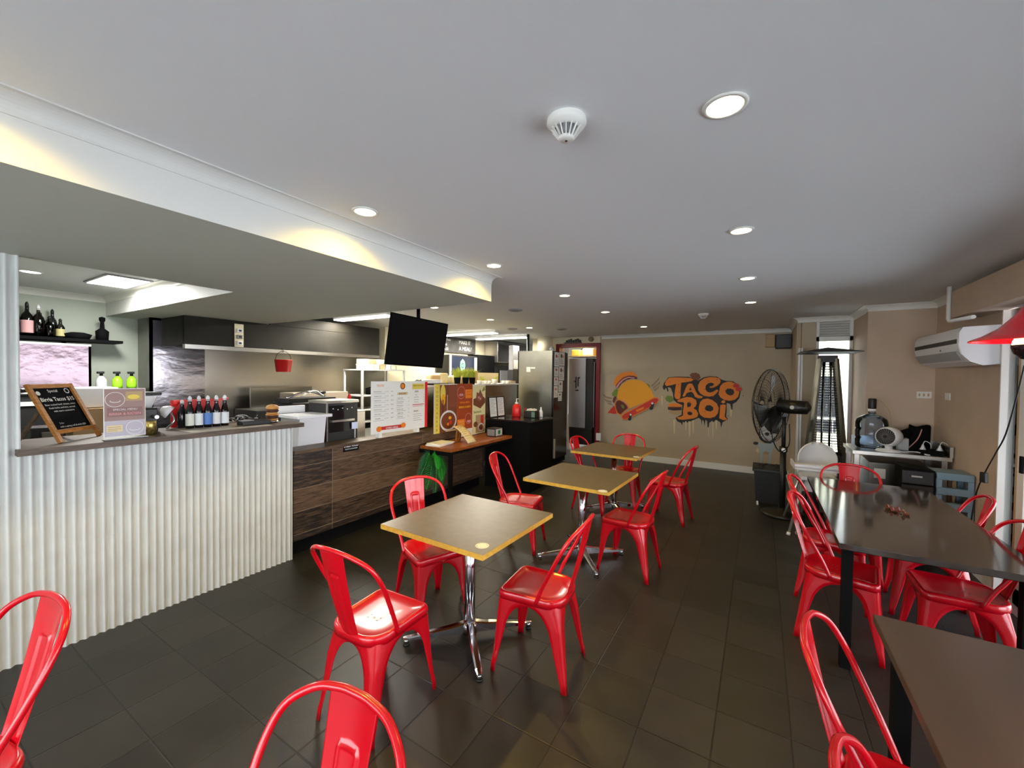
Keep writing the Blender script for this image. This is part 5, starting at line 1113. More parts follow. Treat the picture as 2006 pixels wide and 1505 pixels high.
m = MB(); m.box((0.352, 0.02, 0.02), (0.36, 0.60, 0.48), M_steel2); m.box((0.352, 0.63, 0.02), (0.36, 1.33, 0.48), M_steel2); m.build('front_panels', t)
m = MB(); m.box((-5.62, 8.05, 0), (-5.0, 9.4, 0.95), M_dark); m.box((-5.62, 8.05, 0.95), (-5.4, 9.4, 1.85), M_dark); m.box((-5.38, 8.3, 1.3), (-5.36, 8.65, 1.75), M_grey); tag(m.build('cooking_range'), 'dark cooking range below the bright range hood', 'cooker')
t = thing('order_screen', 'grey box with a white docket, left of the stainless fridge side', 'order printer', (-4.35, 7.2, 1.75))
m = MB(); m.box((-0.1, 0, 0.0), (0.0, 0.25, 0.5), M_grey); m.build('box', t); m = MB(); m.box((0.002, 0.02, 0.02), (0.006, 0.22, 0.2), M_paper); m.build('docket', t)
m = MB(); m.box((-4.47, 7.19, 0), (-4.34, 7.46, 1.749), M_dark); tag(m.build('printer_column'), 'dark narrow column carrying the order printer', 'column unit')
m = MB(); m.cyl((0, 0, 2.1), (0, 0, ZC), 0.16, M_cream, seg=28); o = m.build('round_duct', loc=(-3.95, 7.85, 0)); tag(o, 'round cream duct above the stainless fridge side', 'duct')
m = MB(); m.sphere((-3.35, 6.95, 2.13), 0.05, M_lgrey, 14); m.cyl((-3.35, 6.95, 2.08), (-3.35, 6.95, 2.1), 0.03, M_lgrey); tag(m.build('security_camera'), 'small round camera ball sitting on top of the black fridge', 'camera')

# ------------------------------------------------------------------ coffee corner (far left)
t = thing('wall_shelf', 'black wall shelf high in the coffee corner', 'shelf', (0, 0, 0))
m = MB(); m.box((-6.4, 0.62, 1.93), (-6.08, 1.66, 1.96), M_blackm); m.build('board', t)
m = MB(); m.box((-6.4, 0.65, 1.80), (-6.37, 0.68, 1.93), M_blackm); m.box((-6.4, 1.25, 1.80), (-6.37, 1.28, 1.93), M_blackm); m.build('bracket', t)
rs = random.Random(9)
bl = ['black-hatted', 'squat dark', 'tall amber', 'dark round-shouldered', 'pink-labelled', 'olive green', 'small amber', 'yellowish']
for i in range(8):
    y_ = 0.68+i*0.075; big = i in (4, 5)
    cmat = [None, None, (0.55, 0.3, 0.2), None, (0.65, 0.35, 0.35), None, None, (0.5, 0.45, 0.2)][i]
    bottle('liquor_bottle', ['black-capped dark bottle at the left end of the high shelf', 'squat dark bottle second on the high shelf', 'dark bottle with a brown label on the high shelf', 'dark bottle just left of the pink-labelled one', 'broad bottle with a pink label and wide black stopper on the high shelf', 'clear greenish bottle right of the pink-labelled one', 'small bottle near the right of the shelf row', 'low bottle with a yellowish label ending the shelf row'][i], -6.20, y_, 1.96, cmat, (0.34, 0.26, 0.3, 0.24, 0.34, 0.32, 0.22, 0.2)[i], 0.045 if big else 0.034, cap=M_black if i != 5 else M_wplast, body=[M_blackg, M_blackg, M_bglass, M_blackg, M_bglass, M_bglass, M_bglass, M_bglass][i], group='liquor bottles on the high shelf')
for i in range(7):
    bottle('liquor_bottle', ['dark bottle in the rear row, far left of the high shelf', 'clear bottle in the rear row behind the squat dark one', 'amber bottle in the rear row of the high shelf', 'tall dark bottle in the rear row behind the pink-labelled one', 'green tinted bottle in the rear row', 'short clear bottle in the rear row', 'dark bottle ending the rear row of the high shelf'][i], -6.31, 0.66+i*0.085, 1.96, [None, (0.6, 0.5, 0.4), None, None, (0.4, 0.45, 0.2), None, None][i], (0.3, 0.33, 0.27, 0.38, 0.33, 0.26, 0.3)[i], 0.036, cap=M_black, body=[M_blackg, M_bglass, M_blackg, M_blackg, M_bglass, M_bglass, M_blackg][i], group='liquor bottles on the high shelf')
m = MB(); m.lathe([(0, 0), (0.09, 0), (0.11, 0.05), (0.05, 0.07), (0, 0.07)], M_blackm); o = m.build('dark_bowl', loc=(-6.2, 1.33, 1.96)); tag(o, 'dark upturned bowl on the high shelf beside the pepper mill', 'bowl')
m = MB(); m.lathe([(0, 0), (0.05, 0), (0.055, 0.10), (0.02, 0.13), (0.016, 0.2), (0.026, 0.22), (0.026, 0.25), (0, 0.26)], M_blackm); o = m.build('pepper_mill', loc=(-6.2, 1.52, 1.96)); tag(o, 'tall black pepper mill at the right end of the high shelf', 'pepper mill')
t = thing('heated_display_cabinet', 'stainless and glass display cabinet with chrome rails behind the pine easel', 'display cabinet', (-6.02, 0.35, 0.9))
m = MB(); m.box((-0.36, 0, 0), (0.0, 1.04, 0.5), M_dark); m.box((-0.36, 0, 0.98), (0.0, 1.04, 1.0), M_steel); m.box((-0.36, 1.02, 0.5), (0, 1.04, 0.98), M_steel); m.build('casing', t)
m = MB(); m.box((-0.01, 0, 0.56), (0.0, 1.04, 0.98), M_reflst); m.build('reflective_front', t)
m = MB()
for z_ in (0.50, 0.545): m.cyl((0.02, 0.0, z_), (0.02, 1.10, z_), 0.010, M_chrome)
m.box((-0.02, 0, 0.38), (0.02, 1.08, 0.42), M_wplast)
m.build('chrome_rails', t)
m = MB(); m.box((-6.40, 0.3, 0.86), (-5.85, 1.86, 0.90), M_dark); m.box((-6.35, 0.35, 0), (-5.9, 1.80, 0.86), M_dark); tag(m.build('coffee_bench'), 'steel bench carrying the display cabinet in the coffee corner', 'bench')
t = thing('coffee_machine', 'grey and black coffee machine topped with cups, beside the display cabinet', 'coffee machine', (-6.10, 1.62, 0.90))
m = MB(); m.box((-0.2, -0.2, 0), (0.10, 0.2, 0.53), M_dark, bevel=0.008); m.build('body', t)
m = MB(); m.box((0.10, -0.19, 0.05), (0.12, 0.0, 0.5), M_grey); m.box((0.10, 0.15, 0.05), (0.12, 0.2, 0.5), M_chrome); m.cyl((0.12, 0.03, 0.25), (0.12, 0.03, 0.44), 0.012, M_wplast); m.build('front_panel', t)
for k, (y_, c, lb) in enumerate(((1.49, M_wplast, 'pale detergent bottle left on top of the coffee machine'), (1.62, M_lime, 'lime green spray bottle on the coffee machine, left of its pair'), (1.74, M_lime, 'lime green spray bottle on the coffee machine, right of its pair'))):
    t = thing('spray_bottle', lb, 'spray bottle', (-6.12, y_, 1.43), 0, 'cleaning bottles on the coffee machine')
    m = MB(); m.lathe([(0, 0), (0.04, 0), (0.045, 0.03), (0.042, 0.10), (0.015, 0.14), (0, 0.14)], c); m.build('body', t)
    m = MB(); m.cyl((0, 0, 0.14), (0, 0, 0.17), 0.014, M_black); m.box((-0.015, -0.035, 0.165), (0.03, 0.02, 0.19), M_black, bevel=0.005); m.build('trigger', t)
m = MB(); m.box((-5.3, 1.02, 0.9), (-4.9, 1.30, 1.30), M_card); m.box((-5.25, 1.0, 1.305), (-4.95, 1.32, 1.48), M_wplast, bevel=0.01); o = m.build('carton_pile'); tag(o, 'cardboard carton under a white box, behind the acrylic sign', 'carton')
m = MB(); m.box((-5.4, 0.25, 0.0), (-4.8, 1.8, 0.90), M_dark); m.box((-5.4, 0.25, 0.90), (-4.8, 1.02, 0.93), M_dark); tag(m.build('back_counter'), 'dark back counter between corrugated counter and coffee bench', 'counter')
m = MB(); m.box((-0.1, -0.08, 0), (0.1, 0.12, 0.24), M_black, bevel=0.01); m.box((0.1, -0.02, 0.12), (0.13, 0.06, 0.2), M_sheet); o = m.build('black_dispenser', loc=(-5.0, 0.86, 0.93)); tag(o, 'black dispenser partly hidden by the easel', 'dispenser')

# ------------------------------------------------------------------ back room seen through the red doorway
t = thing('silver_fridge', 'silver fridge with a small dark emblem seen through the red doorway', 'fridge', (-3.72, 8.62, 0))
m = MB(); m.box((0, 0.03, 0.1), (0.56, 0.68, 2.03), M_dark); m.build('body', t)
m = MB(); m.box((0.0, 0.0, 0.48), (0.40, 0.03, 2.03), mat('silver_paint', (0.36, 0.38, 0.42), 0.35, 0.5)); m.box((0, 0.01, 0.12), (0.56, 0.03, 0.46), M_black); fd = m.build('door', t)
m = MB(); m.box((0.16, -0.004, 1.36), (0.19, 0, 1.62), M_black); m.box((0.21, -0.004, 1.40), (0.24, 0, 1.60), M_black); m.box((0.13, -0.004, 1.50), (0.18, 0, 1.53), M_black); m.box((0.22, -0.004, 1.58), (0.27, 0, 1.61), M_black); m.box((0.16, -0.004, 1.30), (0.24, 0, 1.33), M_black); m.build('emblem', fd)
t = thing('black_cool_box', 'black upright cooler with a louvred base next to the silver fridge', 'cooler', (-3.16, 8.70, 0))
m = MB(); m.box((0.02, 0, 0.05), (0.55, 0.6, 1.95), M_dark); m.box((0.0, -0.01, 0.5), (0.02, 0.02, 1.95), M_lgrey); m.build('body', t)
m = MB(); m.box((0.03, -0.012, 0.5), (0.53, 0.0, 1.93), M_blackg); m.build('door', t)
m = MB()
for k in range(9): m.box((0.06, -0.012, 0.12+0.035*k), (0.48, -0.004, 0.135+0.035*k), M_grey)
m.build('base_grille', t)
m = MB(); m.box((-3.75, 8.5, 2.06), (-2.35, 8.98, 2.08), M_cream); tag(m.build('pantry_shelf'), 'pale shelf above the fridges behind the red doorway', 'shelf')
for k, (x_, w_, h_, c, lb) in enumerate(((-3.55, 0.2, 0.14, P_ye, 'yellow packet on the pantry shelf'), (-3.25, 0.26, 0.16, M_cream, 'large cream packet on the pantry shelf'), (-2.95, 0.18, 0.12, P_or2, 'amber packet on the pantry shelf'))):
    m = MB(); m.box((x_-w_/2, 8.55, 2.08), (x_+w_/2, 8.8, 2.08+h_), c, bevel=0.02); tag(m.build('food_packet'), lb, 'packet', 'packets on the pantry shelf')
spot('pantry_spot', (-3.3, 8.5, 2.4), 30, (1.0, 0.85, 0.6), 150, 0.5, 0.08)  # spot light in the back room, no fitting modelled
m = MB(); m.beam((-3.62, 8.42, 0.0), (-3.70, 8.50, 0.78), 0.05, 0.02, M_white); tag(m.build('leaning_board'), 'white board leaning just inside the red doorway', 'board')
m = MB(); m.box((-3.60, 8.05, 2.325), (-3.22, 8.10, 2.345), M_black)
F = frame_m((-3.58, 8.06, 2.34), (1, 0, 0), (0, 0, 1)); m.text('EXIT IT', 0.11, F @ Matrix.Translation((0.17, 0, 0)), M_black) if False else None
for k in range(7): m.box((-3.56+0.05*k, 8.06, 2.345), (-3.53+0.05*k, 8.09, 2.39+0.015*(k % 3)), M_black)
tag(m.build('door_closer'), 'small black fitting with upright teeth on the red door head', 'door fitting')
m = MB(); m.lathe([(0, 0), (0.055, 0.0), (0.05, 0.05), (0, 0.06)], M_tan if False else mat('brown_brass', (0.25, 0.17, 0.09), 0.4), axis=(0, -1, 0)); o = m.build('alarm_bell', loc=(-3.02, 8.13, 2.40)); tag(o, 'round brown alarm fitting above the red door frame corner', 'alarm')
m = MB(); m.box((-2.86, 8.06, 0.32), (-2.76, 8.11, 0.47), M_wplast, bevel=0.004); tag(m.build('socket_box'), 'white socket box low at the foot of the red door frame', 'socket')

# ================================================================== MURALS (paint on the taupe wall)
WY = 8.1298
def paint(name, label, shapes, part='painted_shape'):
    """each colour layer lies a hair in front of the one below it"""
    m = MB(); d = 0.0012
    for pts, mt in shapes:
        m.poly([(x, WY-d, z) for x, z in pts], mt); d += 0.0009
    o = m.build(name); tag(o, label, 'wall mural'); return o
paint('lettering_mural', 'graffiti mural reading TACO BOI in orange letters over black drips', [(LET['black'], P_bk)]+[(LET['drip%d' % i], P_cr) for i in range(9)]+[(LET['meat'], P_br), (LET['leaf'], P_gr), (LET['bun_mid'], P_dr), (LET['bun_top'], P_or), (LET['bun_meat'], P_bk), (LET['bun_low'], P_tn)]
      + [(LET[k], P_or) for k in ('T', 'A', 'C', 'O', 'O2', 'B', 'I', 'I_dot')] + [(LET['O_in'], P_bk), (LET['O2_in'], P_bk), (LET['B_in1'], P_bk), (LET['B_in2'], P_bk), ([(-1.12, 1.40), (-1.095, 1.455), (-1.07, 1.40)], P_dr)]
      + [([(x+0.010*math.cos(a*PI/3), z+0.009*math.sin(a*PI/3)) for a in range(6)], P_rd) for x, z in [(-1.45, 1.54), (-1.30, 1.50), (-1.28, 1.35), (-1.18, 1.58), (-0.80, 1.57), (-0.66, 1.60), (-0.86, 1.42), (-0.72, 1.29), (-0.42, 1.55), (-0.25, 1.33), (-0.44, 1.33), (-1.10, 1.16), (-1.22, 0.95), (-0.84, 1.02), (-0.62, 1.10), (-0.74, 0.91), (-0.47, 0.97)]]
      + [([(x+0.05*math.cos(a*PI/5), z+0.035*math.sin(a*PI/5)) for a in range(10)], P_rd) for x, z in [(-0.36, 1.50), (-0.32, 1.44)]])
T_ = TAC
paint('taco_mural', 'painted yellow taco with a burger on top riding a red skateboard', [(T_['wingL'], P_wg), (T_['wingL2'], P_wg), (T_['wingL3'], P_wg), (T_['wingR'], P_wg), (T_['wingR2'], P_wg), (T_['wingR3'], P_wg), (T_['cape'], P_rd), (T_['hat_bun'], P_or), (T_['hat_meat'], P_dr), (T_['hat_cream'], P_pk), (T_['lettuce2'], P_gr), (T_['filling'], P_dr), (T_['lettuce'], P_gr), (T_['shell'], P_or2), (T_['shell_end'], P_or), (T_['shell_end_in'], P_dr), (T_['olive'], P_gr), (T_['board_rim'], P_or), (T_['board'], P_rd), (T_['board_patch'], P_or), (T_['truck1'], P_bk), (T_['wheel1'], P_bk), (T_['truck2'], P_bk), (T_['wheel2'], P_bk), (T_['hub1'], P_wh), (T_['hub2'], P_wh)])
paint('dog_mural', 'painted black and white dog wearing a black cap on the wall by the bin', [(DOG['tail'], P_cr), (DOG['bowtie'], P_bk), (DOG['body'], P_bl), (DOG['chest_shade'], P_tn), (DOG['ears'], P_bk), (DOG['face_dark'], P_bk), (DOG['face'], P_wh), (DOG['mouth'], P_pk), (DOG['cap'], P_bk), (DOG['capbrim'], P_bk), (DOG['tag'], P_wh), (DOG['nose'], P_bk)])

# ================================================================== FAR RIGHT CORNER
# speaker boxes at the top corner
t = thing('wall_speaker', 'dark speaker box with a beige sensor at the top corner of the mural wall', 'speaker', (0.28, 7.95, 2.12))
m = MB(); m.box((-0.08, -0.10, 0), (0.13, 0.17, 0.22), M_dark, bevel=0.008); m.build('cabinet', t)
m = MB(); m.box((-0.065, -0.106, 0.015), (0.115, -0.10, 0.205), M_black); m.build('grille', t)
m = MB(); m.box((-0.22, 0.02, 0.03), (-0.09, 0.17, 0.24), M_cream if False else P_tn, bevel=0.008); m.build('sensor_box', t)
# pedestal fan
t = thing('pedestal_fan', 'large black industrial pedestal fan turned toward the mural wall', 'fan', (0.25, 5.84, 0), 0)
hz = 1.30; ax = Vector((-0.92, 0.39, 0)).normalized(); ctr = Vector((-0.10, 0.04, hz)); Q = ax.to_track_quat('Z', 'Y').to_matrix()
m = MB(); m.lathe([(0, 0.0), (0.21, 0.0), (0.22, 0.02), (0.20, 0.04), (0.05, 0.06), (0.035, 0.09), (0, 0.09)], M_black, seg=32); m.build('base', t)
m = MB(); m.cyl((0, 0, 0.06), (0, 0, 0.80), 0.032, M_black); m.cyl((0, 0, 0.78), (0, 0, 1.22), 0.022, M_black); m.cyl((0, 0, 0.76), (0, 0, 0.82), 0.042, M_black); m.cyl((0, -0.035, 0.79), (0, -0.075, 0.79), 0.022, M_wplast); m.build('pole', t)
m = MB(); a_ = ctr-ax*0.05; b_ = ctr-ax*0.34; m.cyl(a_, b_, 0.085, M_black, r2=0.075, seg=24); m.cyl(b_, b_-ax*0.03, 0.075, M_black, r2=0.03); m.box((-0.03, -0.04, 1.18), (0.03, 0.04, 1.26), M_black); m.build('motor', t)
m = MB(); side = ax.cross(Vector((0, 0, 1))); m.cyl(ctr-ax*0.22-side*0.083, ctr-ax*0.22-side*0.095, 0.022, M_lgrey); m.build('oscillation_knob', t)
RF = 0.44
m = MB()
def ringp(r, d, rad):
    m.tube([ctr+Q @ Vector((r*math.cos(2*PI*k/40), r*math.sin(2*PI*k/40), d)) for k in range(40)], rad, M_black, seg=5, closed=True)
ringp(RF, 0.05, 0.007); ringp(RF, 0.0, 0.004); ringp(RF*0.72, 0.12, 0.0025); ringp(RF*0.72, -0.05, 0.0025); ringp(RF*0.4, 0.135, 0.0025); ringp(0.08, 0.14, 0.004)
for k in range(64):
    a = 2*PI*k/64; c_, s_ = math.cos(a), math.sin(a)
    m.tube([ctr+Q @ Vector((r*c_, r*s_, d)) for r, d in ((0.06, 0.14), (RF*0.45, 0.133), (RF*0.75, 0.115), (RF*0.95, 0.075), (RF, 0.05))], 0.0018, M_black, seg=4)
    m.tube([ctr+Q @ Vector((r*c_, r*s_, d)) for r, d in ((0.07, -0.06), (RF*0.6, -0.06), (RF*0.9, -0.03), (RF, 0.05))], 0.0018, M_black, seg=4)
m.build('wire_guard', t)
for k in range(3):
    a0 = 2*PI*k/3+1.6; m = MB()
    def bl_(u, v, a0=a0):
        r = 0.05+0.34*u; a = a0+(v-0.5)*(1.15-0.25*u)+0.25*u
        return tuple(ctr+Q @ Vector((r*math.cos(a), r*math.sin(a), 0.05+0.07*(v-0.5))))
    m.grid(bl_, 8, 8, M_black); m.build('blade', t, solid=0.002)
m = MB(); m.tube([(0, -0.04, 1.25), (-0.12, -0.12, 1.0), (-0.05, -0.1, 0.78), (0.05, -0.06, 0.85), (0.05, -0.04, 1.1)], 0.006, M_black, sub=6, seg=6); m.build('cord', t)
m = MB(); m.tube([(0.25, 5.72, 0.01), (0.45, 5.5, 0.008), (0.35, 5.2, 0.008), (0.6, 5.0, 0.008), (0.75, 5.25, 0.008)], 0.005, M_lgrey, sub=6, seg=6); tag(m.build('floor_cable'), 'thin white cord lying on the floor by the high chair', 'cord')
# wheeled bin
t = thing('wheeled_bin', 'black plastic bin with small white wheels below the dog mural', 'bin', (0.12, 6.28, 0))
m = MB()
for (z0, z1, a, b) in ((0.05, 0.46, 0.14, 0.17),):
    V0 = [(-a, -a*1.15, z0), (a, -a*1.15, z0), (a, a*1.15, z0), (-a, a*1.15, z0)]; V1 = [(-b, -b*1.15, z1), (b, -b*1.15, z1), (b, b*1.15, z1), (-b, b*1.15, z1)]
    m.face(V0, M_black)
    for i in range(4): m.face([V0[i], V0[(i+1) % 4], V1[(i+1) % 4], V1[i]], M_black)
m.build('tub', t)
m = MB(); m.box((-0.185, -0.215, 0.445), (0.185, 0.215, 0.485), M_black, bevel=0.008); m.build('rim', t)
m = MB()
for k in range(26): m.sphere((random.uniform(-0.14, 0.14), random.uniform(-0.17, 0.17), 0.485), 0.02, M_dark, 6, (1.4, 1, 0.6))
m.build('bin_liner', t)
for sx in (-1, 1):
    m = MB(); m.cyl((sx*0.12-0.012, -0.15, 0.03), (sx*0.12+0.012, -0.15, 0.03), 0.03, M_wplast); m.cyl((sx*0.12-0.012, 0.15, 0.03), (sx*0.12+0.012, 0.15, 0.03), 0.03, M_wplast); m.build('wheel', t)
# patio heater
t = thing('patio_heater', 'steel pyramid patio heater with a square reflector before the tall window', 'patio heater', (0.70, 6.33, 0), 0.0)
m = MB(); m.prism([(-0.22, -0.22), (0.22, -0.22), (0.22, 0.22), (-0.22, 0.22)], 0.03, 0.08, M_dark); m.build('base', t)
m = MB()
for k in range(4):
    a = PI/4+k*PI/2
    c0, c1 = (0.30*math.cos(a), 0.30*math.sin(a)), (0.30*math.cos(a+PI/2), 0.30*math.sin(a+PI/2)); d0_, d1_ = (0.235*math.cos(a), 0.235*math.sin(a)), (0.235*math.cos(a+PI/2), 0.235*math.sin(a+PI/2))
    m.face([(c0[0], c0[1], 0.08), (c1[0], c1[1], 0.08), (d1_[0], d1_[1], 0.72), (d0_[0], d0_[1], 0.72)], M_dark)
m.build('cabinet', t)
m = MB(); m.cyl((0, 0, 0.72), (0, 0, 1.85), 0.05, M_glass, seg=20); m.build('flame_tube', t)
for k in range(4):
    a = PI/4+k*PI/2; m = MB(); m.beam((0.32*math.cos(a), 0.32*math.sin(a), 0.0), (0.11*math.cos(a), 0.11*math.sin(a), 1.88), 0.036, 0.036, M_sheet, up=(math.cos(a), math.sin(a), 0)); m.build('leg', t)
    m = MB()
    b = a+PI/2
    for j in range(34):
        z_ = 0.76+j*0.032; q = 0.32-(0.21)*z_/1.88
        m.tube([(q*math.cos(a), q*math.sin(a), z_), (q*math.cos(b), q*math.sin(b), z_)], 0.0032, M_dark, seg=4)
    for f in (0.35, 0.65):
        P0 = Vector((0.235*math.cos(a), 0.235*math.sin(a), 0.76)).lerp(Vector((0.235*math.cos(b), 0.235*math.sin(b), 0.76)), f); P1 = Vector((0.12*math.cos(a), 0.12*math.sin(a), 1.8)).lerp(Vector((0.12*math.cos(b), 0.12*math.sin(b), 1.8)), f); m.tube([P0, P1], 0.0025, M_lgrey, seg=4)
    m.build('mesh_guard', t)
m = MB(); m.prism([(-0.09, -0.09), (0.09, -0.09), (0.09, 0.09), (-0.09, 0.09)], 1.84, 1.92, M_dark); m.build('burner_head', t)
m = MB()
for k in range(4):
    a = PI/4+k*PI/2; b = a+PI/2; r_ = 0.42
    m.face([(0, 0, 2.02), (r_*math.cos(a), r_*math.sin(a), 1.955), (r_*math.cos(b), r_*math.sin(b), 1.955)], M_dark)
m.build('reflector', t, solid=0.006)
# high chair
t = thing('high_chair', 'white plastic high chair with grey metal legs beside the black fan', 'high chair', (0.54, 5.42, 0), 0.05)
m = MB()
def hb(u, v):
    a = PI*(0.02+0.96*u)
    r = 0.165*(1-0.28*max(0, v-0.35)**2)
    zt = 0.60+0.34*v
    w = 1.0 if v < 0.5 else math.sqrt(max(0.0, 1-((v-0.5)/0.52)**2))
    return (0.17*math.cos(a)*w, 0.02+0.15*math.sin(a)*(1.0-0.2*v), zt)
m.grid(hb, 20, 14, M_wplast); m.build('backrest', t, solid=0.012)
m = MB(); m.box((-0.16, -0.14, 0.56), (0.16, 0.16, 0.605), M_wplast, bevel=0.01); m.box((-0.15, -0.02, 0.42), (0.15, 0.0, 0.56), M_wplast, bevel=0.005); m.build('seat', t)
m = MB(); m.box((-0.24, -0.30, 0.715), (0.20, -0.06, 0.73), M_wplast); m.box((-0.24, -0.30, 0.70), (0.20, -0.285, 0.755), M_wplast); m.box((-0.24, -0.30, 0.70), (-0.225, 0.04, 0.755), M_wplast); m.box((0.185, -0.30, 0.70), (0.20, 0.04, 0.755), M_wplast); m.build('tray', t)
for sx, sy in ((-1, -1), (1, -1), (-1, 1), (1, 1)):
    m = MB(); m.cyl((sx*0.27, sy*0.27, 0.015), (sx*0.13, sy*0.11, 0.57), 0.0125, mat('satin_tube', (0.5, 0.52, 0.55), 0.3, 0.8), seg=12); lo = m.build('leg', t)
    m = MB(); m.cyl((sx*0.275, sy*0.275, 0.0), (sx*0.268, sy*0.268, 0.03), 0.018, M_wplast, seg=12); m.build('foot_cap', lo)
# steel bench
t = thing('steel_bench', 'stainless steel bench with upstand in the far right corner', 'bench', (0, 0, 0))
m = MB(); m.box((0.83, 5.45, 0.862), (1.565, 6.01, 0.90), M_steel, bevel=0.003); m.build('top', t)
m = MB(); m.box((1.545, 5.45, 0.90), (1.57, 6.01, 1.0), M_steel); m.box((0.9, 6.0, 0.90), (1.57, 6.012, 1.0), M_steel); m.build('upstand', t)
for x in (0.87, 1.52):
    for y in (5.50, 5.96):
        m = MB(); m.box((x-0.02, y-0.02, 0), (x+0.02, y+0.02, 0.862), M_steel); m.build('leg', t)
m = MB(); m.box((0.89, 5.5, 0.2), (1.5, 5.96, 0.22), M_steel); m.build('lower_shelf', t)
t = thing('steel_appliance', 'stainless appliance with a paper label stored under the bench', 'appliance', (1.18, 5.78, 0.22))
m = MB(); m.box((-0.20, -0.24, 0), (0.28, 0.2, 0.56), M_sheet, bevel=0.006); m.build('body', t)
m = MB(); m.box((-0.16, -0.243, 0.40), (-0.07, -0.241, 0.50), M_paper); m.build('label_sheet', t)
# water bottle
t = thing('water_bottle', 'large blue water bottle with a black pump on the steel bench', 'water bottle', (1.03, 5.76, 0.90))
m = MB(); m.lathe([(0, 0.004), (0.12, 0.004), (0.135, 0.02), (0.137, 0.09), (0.130, 0.10), (0.130, 0.108), (0.137, 0.118), (0.137, 0.19), (0.130, 0.20), (0.130, 0.208), (0.137, 0.218), (0.137, 0.27), (0.125, 0.31), (0.08, 0.345), (0.035, 0.365), (0.030, 0.38), (0.030, 0.405), (0, 0.405)], M_blueg, seg=36, cap=False); m.build('body', t)
m = MB(); m.lathe([(0.031, 0.39), (0.034, 0.40), (0.034, 0.42), (0, 0.42)], M_wplast); m.build('collar', t)
m = MB(); m.lathe([(0.034, 0.42), (0.036, 0.43), (0.036, 0.52), (0.03, 0.53), (0, 0.53)], M_black); m.build('pump', t)
m = MB(); m.tube([(0.03, 0, 0.51), (0.07, -0.03, 0.50), (0.13, -0.06, 0.40), (0.145, -0.07, 0.25)], 0.004, P_tn, sub=6, seg=6); m.build('charging_cable', t)
# small white fan
t = thing('desk_fan', 'small white round desk fan with dark grille before the water bottle', 'fan', (1.13, 5.55, 0.90))
m = MB(); m.lathe([(0, 0), (0.10, 0), (0.105, 0.01), (0.09, 0.022), (0.03, 0.03), (0.03, 0.07), (0, 0.07)], M_wplast, seg=32); m.build('base', t)
fa = Vector((-0.55, -0.83, 0.05)).normalized(); c0 = Vector((0.0, 0.0, 0.155))
m = MB(); m.lathe([(0.0, -0.11), (0.05, -0.105), (0.088, -0.07), (0.10, -0.02), (0.098, 0.03), (0.085, 0.075), (0.08, 0.075), (0.09, 0.03)], M_wplast, c=c0, axis=fa, seg=36, cap=False); m.build('housing', t)
m = MB(); QQ = fa.to_track_quat('Z', 'Y').to_matrix()
m.cyl(c0+fa*0.055, c0+fa*0.062, 0.080, M_black, seg=32)
for k in range(22):
    a = 2*PI*k/22; m.tube([c0+QQ @ Vector((r*math.cos(a+r*9), r*math.sin(a+r*9), 0.074+0.006*(1-r/0.08))) for r in (0.014, 0.035, 0.058, 0.080)], 0.0018, M_grey, seg=4)
m.lathe([(0.018, 0.07), (0.016, 0.085), (0, 0.088)], M_dark, c=c0, axis=fa); m.build('grille', t)
m = MB(); m.tube([(0.06, 0.02, 0.012), (0.12, 0.03, 0.006), (0.2, -0.01, 0.02), (0.28, -0.04, 0.005), (0.34, 0.0, 0.008)], 0.005, M_wplast, sub=6, seg=6); m.build('cord', t)
# bag and clutter on the bench
t = thing('black_tool_bag', 'open black bag with tools and a strap on the steel bench', 'bag', (1.40, 5.80, 0.90), 0.2)
m = MB(); m.grid(lambda u, v: (0.10*math.cos(2*PI*u)*(1-0.15*v)+0.02*v, 0.06*math.sin(2*PI*u)*(1-0.3*v), 0.26*v+0.012*math.sin(u*18)), 24, 8, M_blackm, closed_u=True); m.build('body', t, solid=0.004)
m = MB(); m.tube([(-0.08, -0.03, 0.03), (-0.04, -0.08, 0.12), (0.0, -0.06, 0.2), (0.03, -0.02, 0.26)], 0.005, P_pk, sub=5, seg=6); m.build('strap', t)
t = thing('small_grinder', 'black handheld tool with grey body lying left of the bag', 'tool', (1.27, 5.74, 0.90))
m = MB(); m.box((-0.04, -0.03, 0), (0.05, 0.03, 0.13), M_lgrey, bevel=0.01); m.build('body', t)
m = MB(); m.cyl((-0.03, 0, 0.15), (0.06, 0, 0.20), 0.04, M_blackm); m.cyl((-0.10, 0, 0.15), (-0.03, 0.0, 0.12), 0.008, M_black); m.build('head', t)
t = thing('power_strip', 'black power strip with white plugs at the right end of the bench', 'power strip', (1.44, 5.56, 0.90))
m = MB(); m.box((-0.08, -0.05, 0), (0.09, 0.06, 0.05), M_blackm, bevel=0.006); m.build('body', t)
for k, x in enumerate((-0.06, 0.06)):
    m = MB(); m.lathe([(0.024, 0.0), (0.012, 0.03), (0.006, 0.05)], M_wplast, c=(x, -0.02, 0.05)); m.tube([(x, -0.02, 0.10), (x+0.02, 0, 0.13), (x+0.06, 0.02, 0.11), (x+0.08, 0.05, 0.06)], 0.004, M_wplast, sub=5, seg=6); m.build('plug', t)
# outlets
m = MB(); m.box((1.44, 6.022, 1.44), (1.555, 6.029, 1.51), M_trim)
for k in range(3): m.box((1.452+0.035*k, 6.019, 1.46), (1.467+0.035*k, 6.022, 1.49), P_tn)
tag(m.build('power_outlet'), 'triple power outlet on the beige wall above the tool bag', 'outlet')
m = MB(); m.box((1.572, 5.60, 1.44), (1.579, 5.72, 1.51), M_trim); tag(m.build('blank_wall_plate'), 'blank wall plate round the corner from the power outlet', 'wall plate')
